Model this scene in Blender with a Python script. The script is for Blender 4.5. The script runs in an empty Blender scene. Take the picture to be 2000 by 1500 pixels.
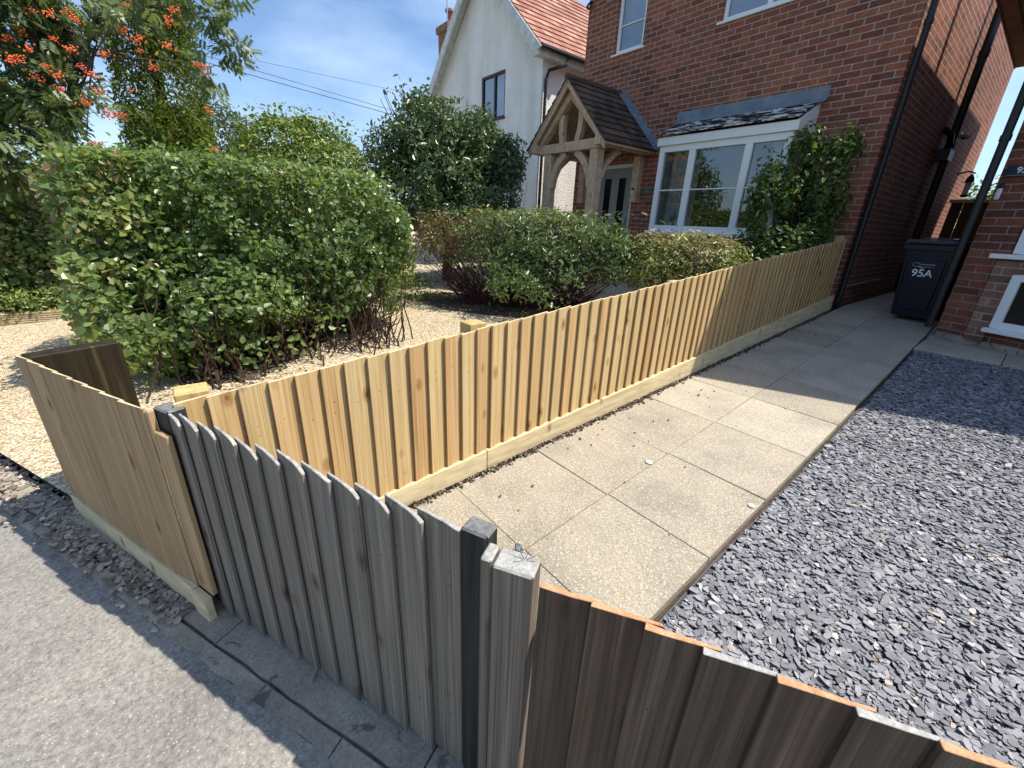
import bpy, math, random
import numpy as np
from mathutils import Vector, Matrix

random.seed(7)
RNG = np.random.default_rng(11)
SC = bpy.context.scene
COL = SC.collection

# ---------------------------------------------------------------- camera, sky, sun, exposure
cd = bpy.data.cameras.new("camera")
cam = bpy.data.objects.new("camera", cd)
COL.objects.link(cam)
cd.sensor_width = 36.0
cd.lens = 14.5467
cd.clip_start = 0.02
cd.clip_end = 2000.0
CM = Matrix(((0.6210461813, -0.3073271145, 0.7210074100, 0.0),
             (0.7828363795, 0.1982455659, -0.5898015755, 0.0),
             (0.0383254943, 0.9307248467, 0.3637064973, 0.0),
             (0, 0, 0, 1)))
cam.matrix_world = CM
SC.camera = cam

SUN = Vector((0.38, 0.42, 1.0)).normalized()
sl = bpy.data.lights.new("sun", "SUN")
sun = bpy.data.objects.new("sun", sl)
COL.objects.link(sun)
sl.energy = 5.0
sl.angle = math.radians(0.55)
sl.color = (1.0, 0.93, 0.81)
sun.location = (20, 20, 30)
sun.rotation_euler = SUN.to_track_quat('Z', 'Y').to_euler()

wd = bpy.data.worlds.new("World")
SC.world = wd
wd.use_nodes = True
wn = wd.node_tree
bg = wn.nodes["Background"]
sky = wn.nodes.new("ShaderNodeTexSky")
sky.sky_type = 'NISHITA'
sky.sun_disc = False
sky.sun_elevation = math.asin(SUN.z)
sky.sun_rotation = math.atan2(SUN.x, SUN.y)
sky.air_density = 1.0
sky.dust_density = 1.3
sky.ozone_density = 2.0
wtc = wn.nodes.new("ShaderNodeTexCoord")
wmp = wn.nodes.new("ShaderNodeMapping")
wmp.inputs["Scale"].default_value = (1.2, 1.2, 3.2)
wnz = wn.nodes.new("ShaderNodeTexNoise")
wnz.inputs["Scale"].default_value = 2.2
wnz.inputs["Detail"].default_value = 7
wnz.inputs["Roughness"].default_value = 0.55
wrp = wn.nodes.new("ShaderNodeValToRGB")
wrp.color_ramp.elements[0].position = 0.42
wrp.color_ramp.elements[0].color = (0, 0, 0, 1)
wrp.color_ramp.elements[1].position = 0.80
wrp.color_ramp.elements[1].color = (0.55, 0.55, 0.55, 1)
wmx = wn.nodes.new("ShaderNodeMix")
wmx.data_type = 'RGBA'
wmx.inputs[7].default_value = (6.5, 7.0, 7.6, 1)
wn.links.new(wtc.outputs["Generated"], wmp.inputs["Vector"])
wn.links.new(wmp.outputs["Vector"], wnz.inputs["Vector"])
wn.links.new(wnz.outputs["Fac"], wrp.inputs["Fac"])
wn.links.new(wrp.outputs["Color"], wmx.inputs[0])
wn.links.new(sky.outputs["Color"], wmx.inputs[6])
wtn = wn.nodes.new("ShaderNodeMix")
wtn.data_type = 'RGBA'
wtn.blend_type = 'MULTIPLY'
wtn.inputs[0].default_value = 1.0
wtn.inputs[7].default_value = (0.90, 1.02, 1.14, 1)
wn.links.new(wmx.outputs[2], wtn.inputs[6])
wn.links.new(wtn.outputs[2], bg.inputs["Color"])
bg.inputs["Strength"].default_value = 0.125

SC.view_settings.view_transform = 'Standard'
SC.view_settings.look = 'None'
SC.view_settings.gamma = 1.0
SC.view_settings.use_curve_mapping = False
SC.view_settings.exposure = 0.5

# ---------------------------------------------------------------- node helpers
def mat(name):
    m = bpy.data.materials.new(name)
    m.use_nodes = True
    nt = m.node_tree
    b = nt.nodes["Principled BSDF"]
    return m, nt, b

def nd(nt, typ, props=None, **ins):
    n = nt.nodes.new("ShaderNode" + typ)
    for k, v in (props or {}).items():
        setattr(n, k, v)
    for k, v in ins.items():
        key = k.replace("_", " ")
        s = n.inputs[int(k[1:])] if (k[0] == "i" and k[1:].isdigit()) else n.inputs[key]
        if hasattr(v, "is_output") or isinstance(v, bpy.types.NodeSocket):
            nt.links.new(v, s)
        else:
            s.default_value = v
    return n

def ramp(nt, fac, stops, interp='LINEAR'):
    r = nt.nodes.new("ShaderNodeValToRGB")
    cr = r.color_ramp
    cr.interpolation = interp
    while len(cr.elements) < len(stops):
        cr.elements.new(0.5)
    for e, (p, c) in zip(cr.elements, stops):
        e.position = p
        e.color = (c[0], c[1], c[2], 1) if hasattr(c, "__len__") else (c, c, c, 1)
    nt.links.new(fac, r.inputs["Fac"])
    return r.outputs["Color"]

def mix(nt, f, a, b, mode='MIX'):
    n = nt.nodes.new("ShaderNodeMix")
    n.data_type = 'RGBA'
    n.blend_type = mode
    for s, v in ((n.inputs[0], f), (n.inputs[6], a), (n.inputs[7], b)):
        if isinstance(v, bpy.types.NodeSocket):
            nt.links.new(v, s)
        elif hasattr(v, "__len__"):
            s.default_value = (v[0], v[1], v[2], 1)
        else:
            s.default_value = v
    return n.outputs[2]

def objvec(nt, scale, rnd=0.0, kind="Object"):
    tc = nt.nodes.new("ShaderNodeTexCoord")
    v = tc.outputs[kind]
    if rnd:
        oi = nt.nodes.new("ShaderNodeObjectInfo")
        ml = nd(nt, "Math", {"operation": "MULTIPLY"}, i0=oi.outputs["Random"], i1=rnd)
        ad = nd(nt, "VectorMath", {"operation": "ADD"}, i0=v, i1=ml.outputs[0])
        v = ad.outputs[0]
    mp = nd(nt, "Mapping", None, Vector=v, Scale=scale)
    return mp.outputs[0]

def noise(nt, vec, scale, detail=5, rough=0.55, dist=0.0):
    return nd(nt, "TexNoise", None, Vector=vec, Scale=scale, Detail=detail, Roughness=rough, Distortion=dist).outputs["Fac"]

def bump(nt, b, h, strength=0.3, dist=0.01):
    n = nd(nt, "Bump", None, Height=h, Strength=strength, Distance=dist)
    nt.links.new(n.outputs[0], b.inputs["Normal"])

def plain(name, c, rough=0.6, spec=0.4, metal=0.0, var=0.12, vs=12.0, bmp=0.0):
    m, nt, b = mat(name)
    v = objvec(nt, (1, 1, 1))
    f = noise(nt, v, vs, 5)
    col = ramp(nt, f, [(0.3, [x * (1 - var) for x in c]), (0.7, [min(1, x * (1 + var)) for x in c])])
    nt.links.new(col, b.inputs["Base Color"])
    b.inputs["Roughness"].default_value = rough
    b.inputs["Specular IOR Level"].default_value = spec
    b.inputs["Metallic"].default_value = metal
    if bmp:
        bump(nt, b, noise(nt, v, vs * 6, 4), bmp, 0.004)
    return m

def wood(name, stops, grain=(26, 26, 1.3), knots=True, hue=None, rough=0.7, bmp=0.25, cracks=0.0, streak=0.5):
    m, nt, b = mat(name)
    v = objvec(nt, grain, 9.0)
    g = noise(nt, v, 1.0, 7, 0.6, 0.6)
    col = ramp(nt, g, stops)
    v2 = objvec(nt, (grain[0] * 5, grain[1] * 5, grain[2] * 1.2), 5.0)
    fine = noise(nt, v2, 1.0, 4, 0.6, 0.4)
    fc = ramp(nt, fine, [(0.32, (1 - streak,) * 3), (0.62, (1.08,) * 3)])
    col = mix(nt, 1.0, col, fc, 'MULTIPLY')
    if hue:
        oi = nt.nodes.new("ShaderNodeObjectInfo")
        hr = ramp(nt, oi.outputs["Random"], hue, 'LINEAR')
        col = mix(nt, 0.75, col, hr, 'MULTIPLY')
    if knots:
        v3 = objvec(nt, (10, 10, 5.5), 7.0)
        vo = nd(nt, "TexVoronoi", None, Vector=v3, Scale=1.0, Randomness=1.0)
        vk = nd(nt, "SeparateColor", None, Color=vo.outputs["Color"])
        sel = nd(nt, "Math", {"operation": "GREATER_THAN"}, i0=vk.outputs[0], i1=0.55)
        kd = ramp(nt, vo.outputs["Distance"], [(0.07, 1.0), (0.11, 0.45), (0.14, 0.6), (0.26, 0.0)])
        kf = mix(nt, 1.0, kd, sel.outputs[0], 'MULTIPLY')
        col = mix(nt, kf, col, mix(nt, 1.0, col, (0.42, 0.27, 0.17), 'MULTIPLY'))
    if cracks:
        v4 = objvec(nt, (70, 70, 0.9), 3.0)
        c4 = noise(nt, v4, 1.0, 3, 0.5, 0.3)
        cf = ramp(nt, c4, [(0.30, cracks), (0.36, 0.0)])
        col = mix(nt, cf, col, mix(nt, 1.0, col, (0.25, 0.25, 0.25), 'MULTIPLY'))
    nt.links.new(col, b.inputs["Base Color"])
    b.inputs["Roughness"].default_value = rough
    b.inputs["Specular IOR Level"].default_value = 0.25
    bump(nt, b, fine, bmp, 0.003)
    return m

def brick(name, cols, mortar, bump_s=0.6, dirt=0.0, bw=0.225, rh=0.075, ms=0.006):
    m, nt, b = mat(name)
    tc = nt.nodes.new("ShaderNodeTexCoord")
    bt = nd(nt, "TexBrick", {"offset": 0.5}, Vector=tc.outputs["UV"], Scale=1.0)
    bt.inputs["Color1"].default_value = (0, 0, 0, 1)
    bt.inputs["Color2"].default_value = (1, 1, 1, 1)
    bt.inputs["Mortar"].default_value = (0.5, 0.5, 0.5, 1)
    bt.inputs["Mortar Size"].default_value = ms
    bt.inputs["Mortar Smooth"].default_value = 0.15
    bt.inputs["Bias"].default_value = 0.0
    bt.inputs["Brick Width"].default_value = bw
    bt.inputs["Row Height"].default_value = rh
    bc = ramp(nt, bt.outputs["Color"], cols)
    n1 = noise(nt, tc.outputs["UV"], 30.0, 6, 0.65)
    bc = mix(nt, 1.0, bc, ramp(nt, n1, [(0.3, 0.72), (0.7, 1.22)]), 'MULTIPLY')
    n2 = noise(nt, tc.outputs["UV"], 0.9, 4, 0.6)
    bc = mix(nt, 1.0, bc, ramp(nt, n2, [(0.3, 0.78), (0.7, 1.15)]), 'MULTIPLY')
    sv = nd(nt, "Mapping", None, Vector=tc.outputs["UV"], Scale=(5.0, 0.35, 1.0)).outputs[0]
    bc = mix(nt, 1.0, bc, ramp(nt, noise(nt, sv, 1.0, 4, 0.6), [(0.32, 0.80), (0.6, 1.06)]), 'MULTIPLY')
    mo = mix(nt, 1.0, mortar, ramp(nt, noise(nt, tc.outputs["UV"], 9.0, 4), [(0.3, 0.78), (0.7, 1.1)]), 'MULTIPLY')
    col = mix(nt, bt.outputs["Fac"], bc, mo)
    nt.links.new(col, b.inputs["Base Color"])
    b.inputs["Roughness"].default_value = 0.88
    b.inputs["Specular IOR Level"].default_value = 0.2
    inv = nd(nt, "Math", {"operation": "SUBTRACT"}, i0=1.0, i1=bt.outputs["Fac"])
    hh = nd(nt, "Math", {"operation": "MULTIPLY_ADD"}, i0=n1, i1=0.35, i2=inv.outputs[0])
    bump(nt, b, hh.outputs[0], bump_s, 0.008)
    return m

def leafmat(name, stops, trans=(0.16, 0.28, 0.03), tf=0.28, rough=0.42, spec=0.5):
    m, nt, b = mat(name)
    at = nd(nt, "Attribute", {"attribute_name": "rnd"})
    col = ramp(nt, at.outputs["Fac"], stops)
    pv = objvec(nt, (1, 1, 1))
    pf = noise(nt, pv, 2.3, 3)
    col = mix(nt, 1.0, col, ramp(nt, pf, [(0.3, (0.72, 0.78, 0.75)), (0.7, (1.2, 1.15, 1.0))]), 'MULTIPLY')
    nt.links.new(col, b.inputs["Base Color"])
    b.inputs["Roughness"].default_value = rough
    b.inputs["Specular IOR Level"].default_value = spec
    tr = nd(nt, "BsdfTranslucent", None, Color=(trans[0], trans[1], trans[2], 1))
    ms = nd(nt, "MixShader", None, i0=tf, i1=b.outputs[0], i2=tr.outputs[0])
    out = nt.nodes["Material Output"]
    nt.links.new(ms.outputs[0], out.inputs["Surface"])
    return m

def attrmat(name, stops, rough=0.7, spec=0.35, nz=60.0, bmp=0.0):
    m, nt, b = mat(name)
    at = nd(nt, "Attribute", {"attribute_name": "rnd"})
    col = ramp(nt, at.outputs["Fac"], stops)
    f = noise(nt, objvec(nt, (1, 1, 1)), nz, 4)
    col = mix(nt, 1.0, col, ramp(nt, f, [(0.3, 0.85), (0.7, 1.12)]), 'MULTIPLY')
    nt.links.new(col, b.inputs["Base Color"])
    b.inputs["Roughness"].default_value = rough
    b.inputs["Specular IOR Level"].default_value = spec
    return m

def glassmat(name, tint=(0.85, 0.9, 0.95), refl=0.09):
    m, nt, b = mat(name)
    gl = nd(nt, "BsdfGlossy", None, Color=(0.95, 0.97, 1.0, 1), Roughness=0.015)
    tr = nd(nt, "BsdfTransparent", None, Color=(tint[0], tint[1], tint[2], 1))
    fr = nd(nt, "Fresnel", None, IOR=1.5)
    ad = nd(nt, "Math", {"operation": "MULTIPLY_ADD", "use_clamp": True}, i0=fr.outputs[0], i1=1.4, i2=refl)
    ms = nd(nt, "MixShader", None, i0=ad.outputs[0], i1=tr.outputs[0], i2=gl.outputs[0])
    nt.links.new(ms.outputs[0], nt.nodes["Material Output"].inputs["Surface"])
    return m

# ---------------------------------------------------------------- materials
M = {}
M['wood_new'] = wood("new_softwood", grain=(48, 48, 1.1), stops= [(0.2, (0.36, 0.225, 0.10)), (0.42, (0.52, 0.36, 0.175)), (0.6, (0.60, 0.445, 0.24)), (0.8, (0.45, 0.295, 0.14))],
                     hue=[(0.0, (1.0, 1.02, 0.98)), (0.25, (1.1, 1.08, 1.0)), (0.45, (1.0, 0.84, 0.70)), (0.6, (1.08, 1.04, 0.94)), (0.75, (0.86, 0.70, 0.55)), (0.85, (1.0, 1.0, 0.92)), (1.0, (1.12, 1.14, 1.04))], streak=0.3, bmp=0.15)
M['wood_new_shaded'] = wood("shaded_new_softwood", grain=(30, 30, 1.2), stops=[(0.2, (0.235, 0.142, 0.068)), (0.42, (0.36, 0.24, 0.128)), (0.6, (0.44, 0.305, 0.172)), (0.8, (0.29, 0.172, 0.084))],
                     hue=[(0.0, (1.0, 1.0, 0.95)), (0.5, (0.85, 0.80, 0.72)), (1.0, (1.1, 1.1, 1.0))], streak=0.3, bmp=0.15)  # new softwood darkened: the street side's shade is put into the colour
M['wood_pale'] = wood("pale_gravel_board_wood", [(0.25, (0.48, 0.38, 0.215)), (0.5, (0.63, 0.515, 0.31)), (0.75, (0.71, 0.60, 0.39))], grain=(1.3, 26, 26), streak=0.2, bmp=0.12)
M['wood_post'] = wood("new_post_wood", [(0.25, (0.36, 0.25, 0.09)), (0.5, (0.52, 0.38, 0.16)), (0.75, (0.60, 0.46, 0.22))], streak=0.25)
M['wood_moss'] = wood("damp_mossy_post_wood", [(0.3, (0.012, 0.009, 0.004)), (0.55, (0.028, 0.02, 0.009)), (0.75, (0.085, 0.07, 0.03))], streak=0.5)
M['wood_grey'] = wood("weathered_grey_board_wood", [(0.22, (0.135, 0.118, 0.097)), (0.5, (0.215, 0.191, 0.160)), (0.78, (0.315, 0.282, 0.24))], grain=(55, 55, 1.6),
                      hue=[(0.0, (1.0, 1.0, 1.0)), (0.3, (0.80, 0.81, 0.82)), (0.6, (1.12, 1.1, 1.05)), (0.8, (0.88, 0.87, 0.84)), (1.0, (1.0, 0.98, 0.92))], cracks=0.5, streak=0.42, bmp=0.5)
M['wood_greytop'] = wood("pale_weathered_end_grain", [(0.3, (0.24, 0.235, 0.22)), (0.7, (0.46, 0.45, 0.42))], grain=(40, 40, 40), knots=False, streak=0.3)
M['wood_stiletop'] = wood('grey_stile_end_grain', [(0.3, (0.10, 0.10, 0.10)), (0.7, (0.24, 0.24, 0.24))], grain=(60, 60, 60), knots=False, streak=0.4)
M['wood_black'] = wood("blackened_stile_wood", [(0.3, (0.018, 0.018, 0.018)), (0.6, (0.05, 0.05, 0.048)), (0.8, (0.14, 0.14, 0.135))], cracks=0.4, streak=0.6, bmp=0.7)
M['wood_gpost'] = wood("old_grey_brown_post_wood", [(0.25, (0.115, 0.09, 0.068)), (0.5, (0.19, 0.155, 0.122)), (0.75, (0.275, 0.235, 0.195))], grain=(45, 45, 1.0), cracks=0.75, streak=0.5, bmp=0.7)
M['wood_dark'] = wood("dark_brown_fence_wood", [(0.25, (0.05, 0.034, 0.023)), (0.5, (0.115, 0.082, 0.058)), (0.78, (0.20, 0.15, 0.11))],
                      hue=[(0.0, (1, 1, 1)), (0.5, (0.85, 0.8, 0.78)), (1.0, (1.1, 1.0, 0.92))], grain=(26, 26, 1.1), cracks=0.5, streak=0.45, bmp=0.5)
M['wood_cut'] = wood("orange_cut_end_grain", [(0.3, (0.40, 0.19, 0.09)), (0.7, (0.62, 0.36, 0.20))], grain=(50, 50, 50), knots=False, streak=0.25)
M['nail'] = plain('rusty_nail', (0.10, 0.06, 0.04), 0.7, 0.3)
M['oak'] = wood("green_oak", [(0.25, (0.44, 0.285, 0.18)), (0.5, (0.60, 0.42, 0.285)), (0.75, (0.68, 0.51, 0.37))], grain=(9, 9, 9), streak=0.2)
M['soffit'] = plain('maroon_soffit_boards', (0.26, 0.14, 0.115), 0.7, 0.3, var=0.3)
M['wood_gate'] = wood("brown_stained_gate_wood", [(0.3, (0.10, 0.05, 0.02)), (0.7, (0.2, 0.1, 0.04))])
BC = [(0.0, (0.165, 0.065, 0.048)), (0.2, (0.23, 0.08, 0.055)), (0.45, (0.29, 0.098, 0.062)), (0.65, (0.33, 0.112, 0.068)), (0.8, (0.26, 0.094, 0.06)), (0.92, (0.36, 0.135, 0.08)), (1.0, (0.20, 0.10, 0.064))]
M['brick'] = brick("red_brick_wall", BC, (0.42, 0.335, 0.27))
M['brick2'] = brick("shaded_red_brick_wall", [(p, (c[0] * 0.72, c[1] * 0.72, c[2] * 0.72)) for p, c in BC], (0.26, 0.21, 0.17))  # copy of the red brick, darkened to carry the wall's shade
M['brick3'] = brick("mixed_brown_brick_wall", [(0.0, (0.13, 0.075, 0.05)), (0.35, (0.26, 0.12, 0.08)), (0.6, (0.20, 0.10, 0.08)), (1.0, (0.32, 0.2, 0.13))], (0.36, 0.31, 0.24))
M['stone_edge'] = brick("stone_block_edging", [(0.0, (0.36, 0.27, 0.15)), (0.5, (0.46, 0.36, 0.21)), (1.0, (0.52, 0.42, 0.28))], (0.20, 0.14, 0.08), bw=0.4, rh=0.055, ms=0.006)
M['render'] = plain("white_roughcast_render", (0.84, 0.835, 0.81), 0.92, 0.1, var=0.05, vs=3.0)
nt = M['render'].node_tree
_v = objvec(nt, (1, 1, 1))
_vo = nd(nt, "TexVoronoi", None, Vector=_v, Scale=26.0)
_pb = nt.nodes["Principled BSDF"]
_old = _pb.inputs["Base Color"].links[0].from_socket
nt.links.new(mix(nt, 1.0, _old, ramp(nt, noise(nt, objvec(nt, (2.6, 2.6, 0.22)), 1.0, 5, 0.6), [(0.33, (0.86, 0.86, 0.83)), (0.55, (1, 1, 1))]), 'MULTIPLY'), _pb.inputs["Base Color"])
bump(nt, nt.nodes["Principled BSDF"], mix(nt, 0.5, noise(nt, _v, 40.0, 5, 0.7), _vo.outputs["Distance"]), 0.6, 0.02)
M['white'] = plain("white_upvc", (0.80, 0.80, 0.79), 0.35, 0.5, var=0.02)
M['white_old'] = plain("weathered_white_paint", (0.62, 0.63, 0.62), 0.7, 0.3, var=0.22, vs=7.0)
M['black'] = plain("black_plastic", (0.007, 0.007, 0.008), 0.5, 0.5, var=0.1)
M['brown_frame'] = plain("dark_brown_window_frame", (0.045, 0.03, 0.03), 0.5, 0.4)
M['lead'] = plain("lead_flashing", (0.17, 0.21, 0.25), 0.6, 0.4, var=0.25, vs=6.0)
M['edging'] = plain('grey_plastic_edging', (0.09, 0.095, 0.10), 0.5, 0.4)
M['door'] = plain("grey_painted_door", (0.26, 0.27, 0.27), 0.5, 0.4, var=0.04)
M['dglass'] = plain("dark_door_glass", (0.012, 0.013, 0.015), 0.08, 0.6)
M['glass'] = glassmat("window_glass")
M['glass_blue'] = glassmat("upper_window_glass", (0.35, 0.42, 0.52), 0.20)
M['curtain'] = plain("pale_curtain_fabric", (0.42, 0.41, 0.36), 0.95, 0.1, var=0.12)
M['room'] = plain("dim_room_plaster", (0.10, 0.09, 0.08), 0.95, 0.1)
M['bin'] = plain("navy_bin_plastic", (0.006, 0.009, 0.022), 0.38, 0.5, var=0.15, vs=5.0)
M['binlid'] = plain("navy_bin_lid_plastic", (0.012, 0.018, 0.038), 0.33, 0.5, var=0.15, vs=5.0)
M['print'] = plain("white_print", (0.78, 0.80, 0.86), 0.6, 0.3, var=0.02)
M['print_grey'] = plain("grey_print", (0.26, 0.26, 0.32), 0.6, 0.3, var=0.02)
M['print_yel'] = plain("yellow_print", (0.55, 0.52, 0.22), 0.6, 0.3, var=0.02)
M['plaque'] = plain("green_slate_plaque", (0.10, 0.135, 0.11), 0.6, 0.4)
M['plaque_dark'] = plain("navy_slate_plaque", (0.016, 0.022, 0.035), 0.4, 0.4)
M['sensor'] = plain("white_enamel", (0.6, 0.62, 0.65), 0.3, 0.5)
M['chrome'] = plain("steel", (0.5, 0.5, 0.5), 0.3, 0.5, metal=1.0)
M['bark'] = wood("bark", [(0.3, (0.045, 0.035, 0.028)), (0.7, (0.12, 0.095, 0.075))], grain=(12, 12, 3), knots=False, streak=0.5, bmp=0.8)
M['twig'] = plain("dark_twig_bark", (0.055, 0.032, 0.025), 0.8, 0.2, var=0.3)
M['twig_pale'] = plain('pale_brown_twig', (0.16, 0.095, 0.06), 0.8, 0.2, var=0.3)
M['twig_red'] = plain("red_brown_twig_bark", (0.075, 0.032, 0.030), 0.8, 0.2, var=0.3)
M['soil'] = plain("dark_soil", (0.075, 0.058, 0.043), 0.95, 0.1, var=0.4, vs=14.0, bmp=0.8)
M['berry'] = plain("orange_red_berry", (0.72, 0.13, 0.03), 0.35, 0.5, var=0.2)
M['flower'] = plain("pink_petal", (0.65, 0.12, 0.12), 0.6, 0.3)
M['cable'] = plain("black_cable_rubber", (0.03, 0.03, 0.035), 0.6, 0.3)

def rooftile(name, cols, rough=0.85, bw=0.165, lichen=0.0):
    m, nt, b = mat(name)
    at = nd(nt, "Attribute", {"attribute_name": "rnd"})
    col = ramp(nt, at.outputs["Fac"], cols)
    v = objvec(nt, (1, 1, 1))
    col = mix(nt, 1.0, col, ramp(nt, noise(nt, v, 22.0, 5), [(0.3, 0.7), (0.7, 1.25)]), 'MULTIPLY')
    if lichen:
        lf = ramp(nt, noise(nt, objvec(nt, (5, 9, 26)), 1.0, 5, 0.65, 0.8), [(0.515, 0.0), (0.55, lichen)])
        col = mix(nt, lf, col, (0.74, 0.74, 0.74))
    nt.links.new(col, b.inputs["Base Color"])
    b.inputs["Roughness"].default_value = rough
    b.inputs["Specular IOR Level"].default_value = 0.25
    bump(nt, b, noise(nt, v, 60.0, 4), 0.4, 0.004)
    return m
M['tile_brown'] = rooftile("brown_plain_tile", [(0, (0.055, 0.038, 0.030)), (0.5, (0.10, 0.068, 0.052)), (1, (0.14, 0.095, 0.07))])
M['tile_slate'] = rooftile("dark_lichened_tile", [(0, (0.022, 0.019, 0.021)), (1, (0.045, 0.038, 0.040))], 0.6, lichen=0.95)
M['tile_red'] = rooftile("orange_red_clay_tile", [(0, (0.26, 0.11, 0.08)), (0.4, (0.34, 0.16, 0.115)), (0.8, (0.40, 0.21, 0.155)), (1, (0.46, 0.27, 0.20))])
M['tile_far'] = rooftile("far_brown_tile", [(0, (0.20, 0.145, 0.12)), (1, (0.28, 0.2, 0.165))])

# ground materials
def groundmat(name, build):
    m, nt, b = mat(name)
    tc = nt.nodes.new("ShaderNodeTexCoord")
    build(nt, b, tc.outputs["Object"])
    return m

def _asphalt(nt, b, v):
    f = noise(nt, v, 170.0, 4, 0.7)
    vo = nd(nt, "TexVoronoi", None, Vector=v, Scale=62.0)
    f = mix(nt, 0.5, f, noise(nt, v, 55.0, 3, 0.6))
    base = ramp(nt, noise(nt, v, 1.7, 5, 0.6), [(0.3, (0.205, 0.193, 0.175)), (0.5, (0.25, 0.236, 0.216)), (0.72, (0.305, 0.288, 0.25))])
    col = mix(nt, 1.0, base, ramp(nt, f, [(0.32, 0.45), (0.5, 1.0), (0.68, 1.5)]), 'MULTIPLY')
    sp = ramp(nt, vo.outputs["Distance"], [(0.08, 0.8), (0.19, 0.0)])
    col = mix(nt, sp, col, (0.55, 0.53, 0.49))
    vs_ = nd(nt, "TexVoronoi", None, Vector=v, Scale=2.6)
    st = ramp(nt, vs_.outputs["Distance"], [(0.045, 0.7), (0.075, 0.0)])
    col = mix(nt, st, col, (0.50, 0.42, 0.24))
    cf = ramp(nt, noise(nt, v, 1.1, 6, 0.7, 2.5), [(0.492, 0.0), (0.5, 0.45), (0.508, 0.0)])
    col = mix(nt, cf, col, (0.10, 0.095, 0.09))
    nt.links.new(col, b.inputs["Base Color"])
    b.inputs["Roughness"].default_value = 0.85
    b.inputs["Specular IOR Level"].default_value = 0.3
    bump(nt, b, f, 0.55, 0.006)
M['asphalt'] = groundmat("worn_tarmac", _asphalt)

def _concrete(nt, b, v):
    f = noise(nt, v, 90.0, 5, 0.7)
    base = ramp(nt, noise(nt, v, 5.0, 6, 0.65), [(0.3, (0.205, 0.18, 0.14)), (0.55, (0.325, 0.285, 0.228)), (0.75, (0.42, 0.375, 0.305))])
    col = mix(nt, 1.0, base, ramp(nt, f, [(0.25, 0.6), (0.5, 1.0), (0.75, 1.3)]), 'MULTIPLY')
    cf = ramp(nt, noise(nt, v, 7.0, 5, 0.6, 1.2), [(0.36, 0.75), (0.41, 0.0)])
    col = mix(nt, cf, col, (0.07, 0.062, 0.055))
    nt.links.new(col, b.inputs["Base Color"])
    b.inputs["Roughness"].default_value = 0.9
    bump(nt, b, mix(nt, 0.5, f, noise(nt, v, 12.0, 5)), 0.9, 0.012)
M['concrete'] = groundmat("rough_old_concrete", _concrete)

def _slab(nt, b, v):
    at = nd(nt, "Attribute", {"attribute_name": "rnd"})
    base = ramp(nt, at.outputs["Fac"], [(0.0, (0.31, 0.272, 0.215)), (0.5, (0.36, 0.32, 0.258)), (1.0, (0.405, 0.362, 0.292))])
    base = mix(nt, 1.0, base, ramp(nt, noise(nt, v, 3.2, 5, 0.6), [(0.25, (0.74, 0.74, 0.75)), (0.5, (1, 1, 1)), (0.75, (1.13, 1.12, 1.06))]), 'MULTIPLY')
    f = noise(nt, v, 130.0, 4, 0.75)
    vo = nd(nt, "TexVoronoi", None, Vector=v, Scale=62.0)
    col = mix(nt, 1.0, base, ramp(nt, f, [(0.3, 0.48), (0.5, 1.0), (0.7, 1.5)]), 'MULTIPLY')
    sp = ramp(nt, vo.outputs["Distance"], [(0.14, 0.75), (0.30, 0.0)])
    col = mix(nt, sp, col, (0.58, 0.53, 0.44))
    vo2 = nd(nt, "TexVoronoi", None, Vector=v, Scale=22.0)
    sp2 = ramp(nt, vo2.outputs["Distance"], [(0.07, 0.55), (0.13, 0.0)])
    col = mix(nt, sp2, col, (0.60, 0.55, 0.46))
    nt.links.new(col, b.inputs["Base Color"])
    b.inputs["Roughness"].default_value = 0.88
    b.inputs["Specular IOR Level"].default_value = 0.25
    bump(nt, b, f, 0.45, 0.004)
M['slab'] = groundmat("exposed_aggregate_slab", _slab)

def _gravel(nt, b, v):
    vo = nd(nt, "TexVoronoi", None, Vector=v, Scale=58.0)
    wn_ = nd(nt, "TexWhiteNoise", {"noise_dimensions": '3D'}, Vector=vo.outputs["Position"])
    col = ramp(nt, wn_.outputs["Value"], [(0.0, (0.36, 0.26, 0.135)), (0.3, (0.52, 0.41, 0.245)), (0.6, (0.65, 0.56, 0.385)), (0.85, (0.72, 0.66, 0.52)), (1.0, (0.54, 0.34, 0.21))])
    ed = ramp(nt, vo.outputs["Distance"], [(0.35, 1.0), (0.85, 0.45)])
    col = mix(nt, 1.0, col, ed, 'MULTIPLY')
    nt.links.new(col, b.inputs["Base Color"])
    b.inputs["Roughness"].default_value = 0.85
    inv = nd(nt, "Math", {"operation": "SUBTRACT"}, i0=1.0, i1=vo.outputs["Distance"])
    bump(nt, b, inv.outputs[0], 0.8, 0.012)
M['gravel'] = groundmat("golden_gravel_bed", _gravel)
M['sand'] = plain('joint_sand', (0.23, 0.19, 0.14), 0.95, 0.1, var=0.4, vs=20)
M['slatebed'] = plain("dark_slate_dust", (0.07, 0.07, 0.08), 0.9, 0.2, var=0.4, vs=30)
M['field'] = plain("dry_field_grass", (0.14, 0.15, 0.06), 0.95, 0.1, var=0.3, vs=0.3)
M['chip'] = attrmat("blue_grey_slate_chip", [(0.0, (0.14, 0.14, 0.156)), (0.4, (0.195, 0.196, 0.218)), (0.75, (0.25, 0.252, 0.276)), (0.95, (0.31, 0.313, 0.33)), (0.985, (0.44, 0.44, 0.44)), (0.995, (0.40, 0.31, 0.23)), (1.0, (0.5, 0.48, 0.44))], 0.7, 0.25)
M['rubble'] = attrmat("grey_brown_stone_chip", [(0.0, (0.15, 0.118, 0.092)), (0.5, (0.28, 0.232, 0.186)), (0.85, (0.42, 0.36, 0.30)), (1.0, (0.56, 0.49, 0.41))], 0.75)
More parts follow.
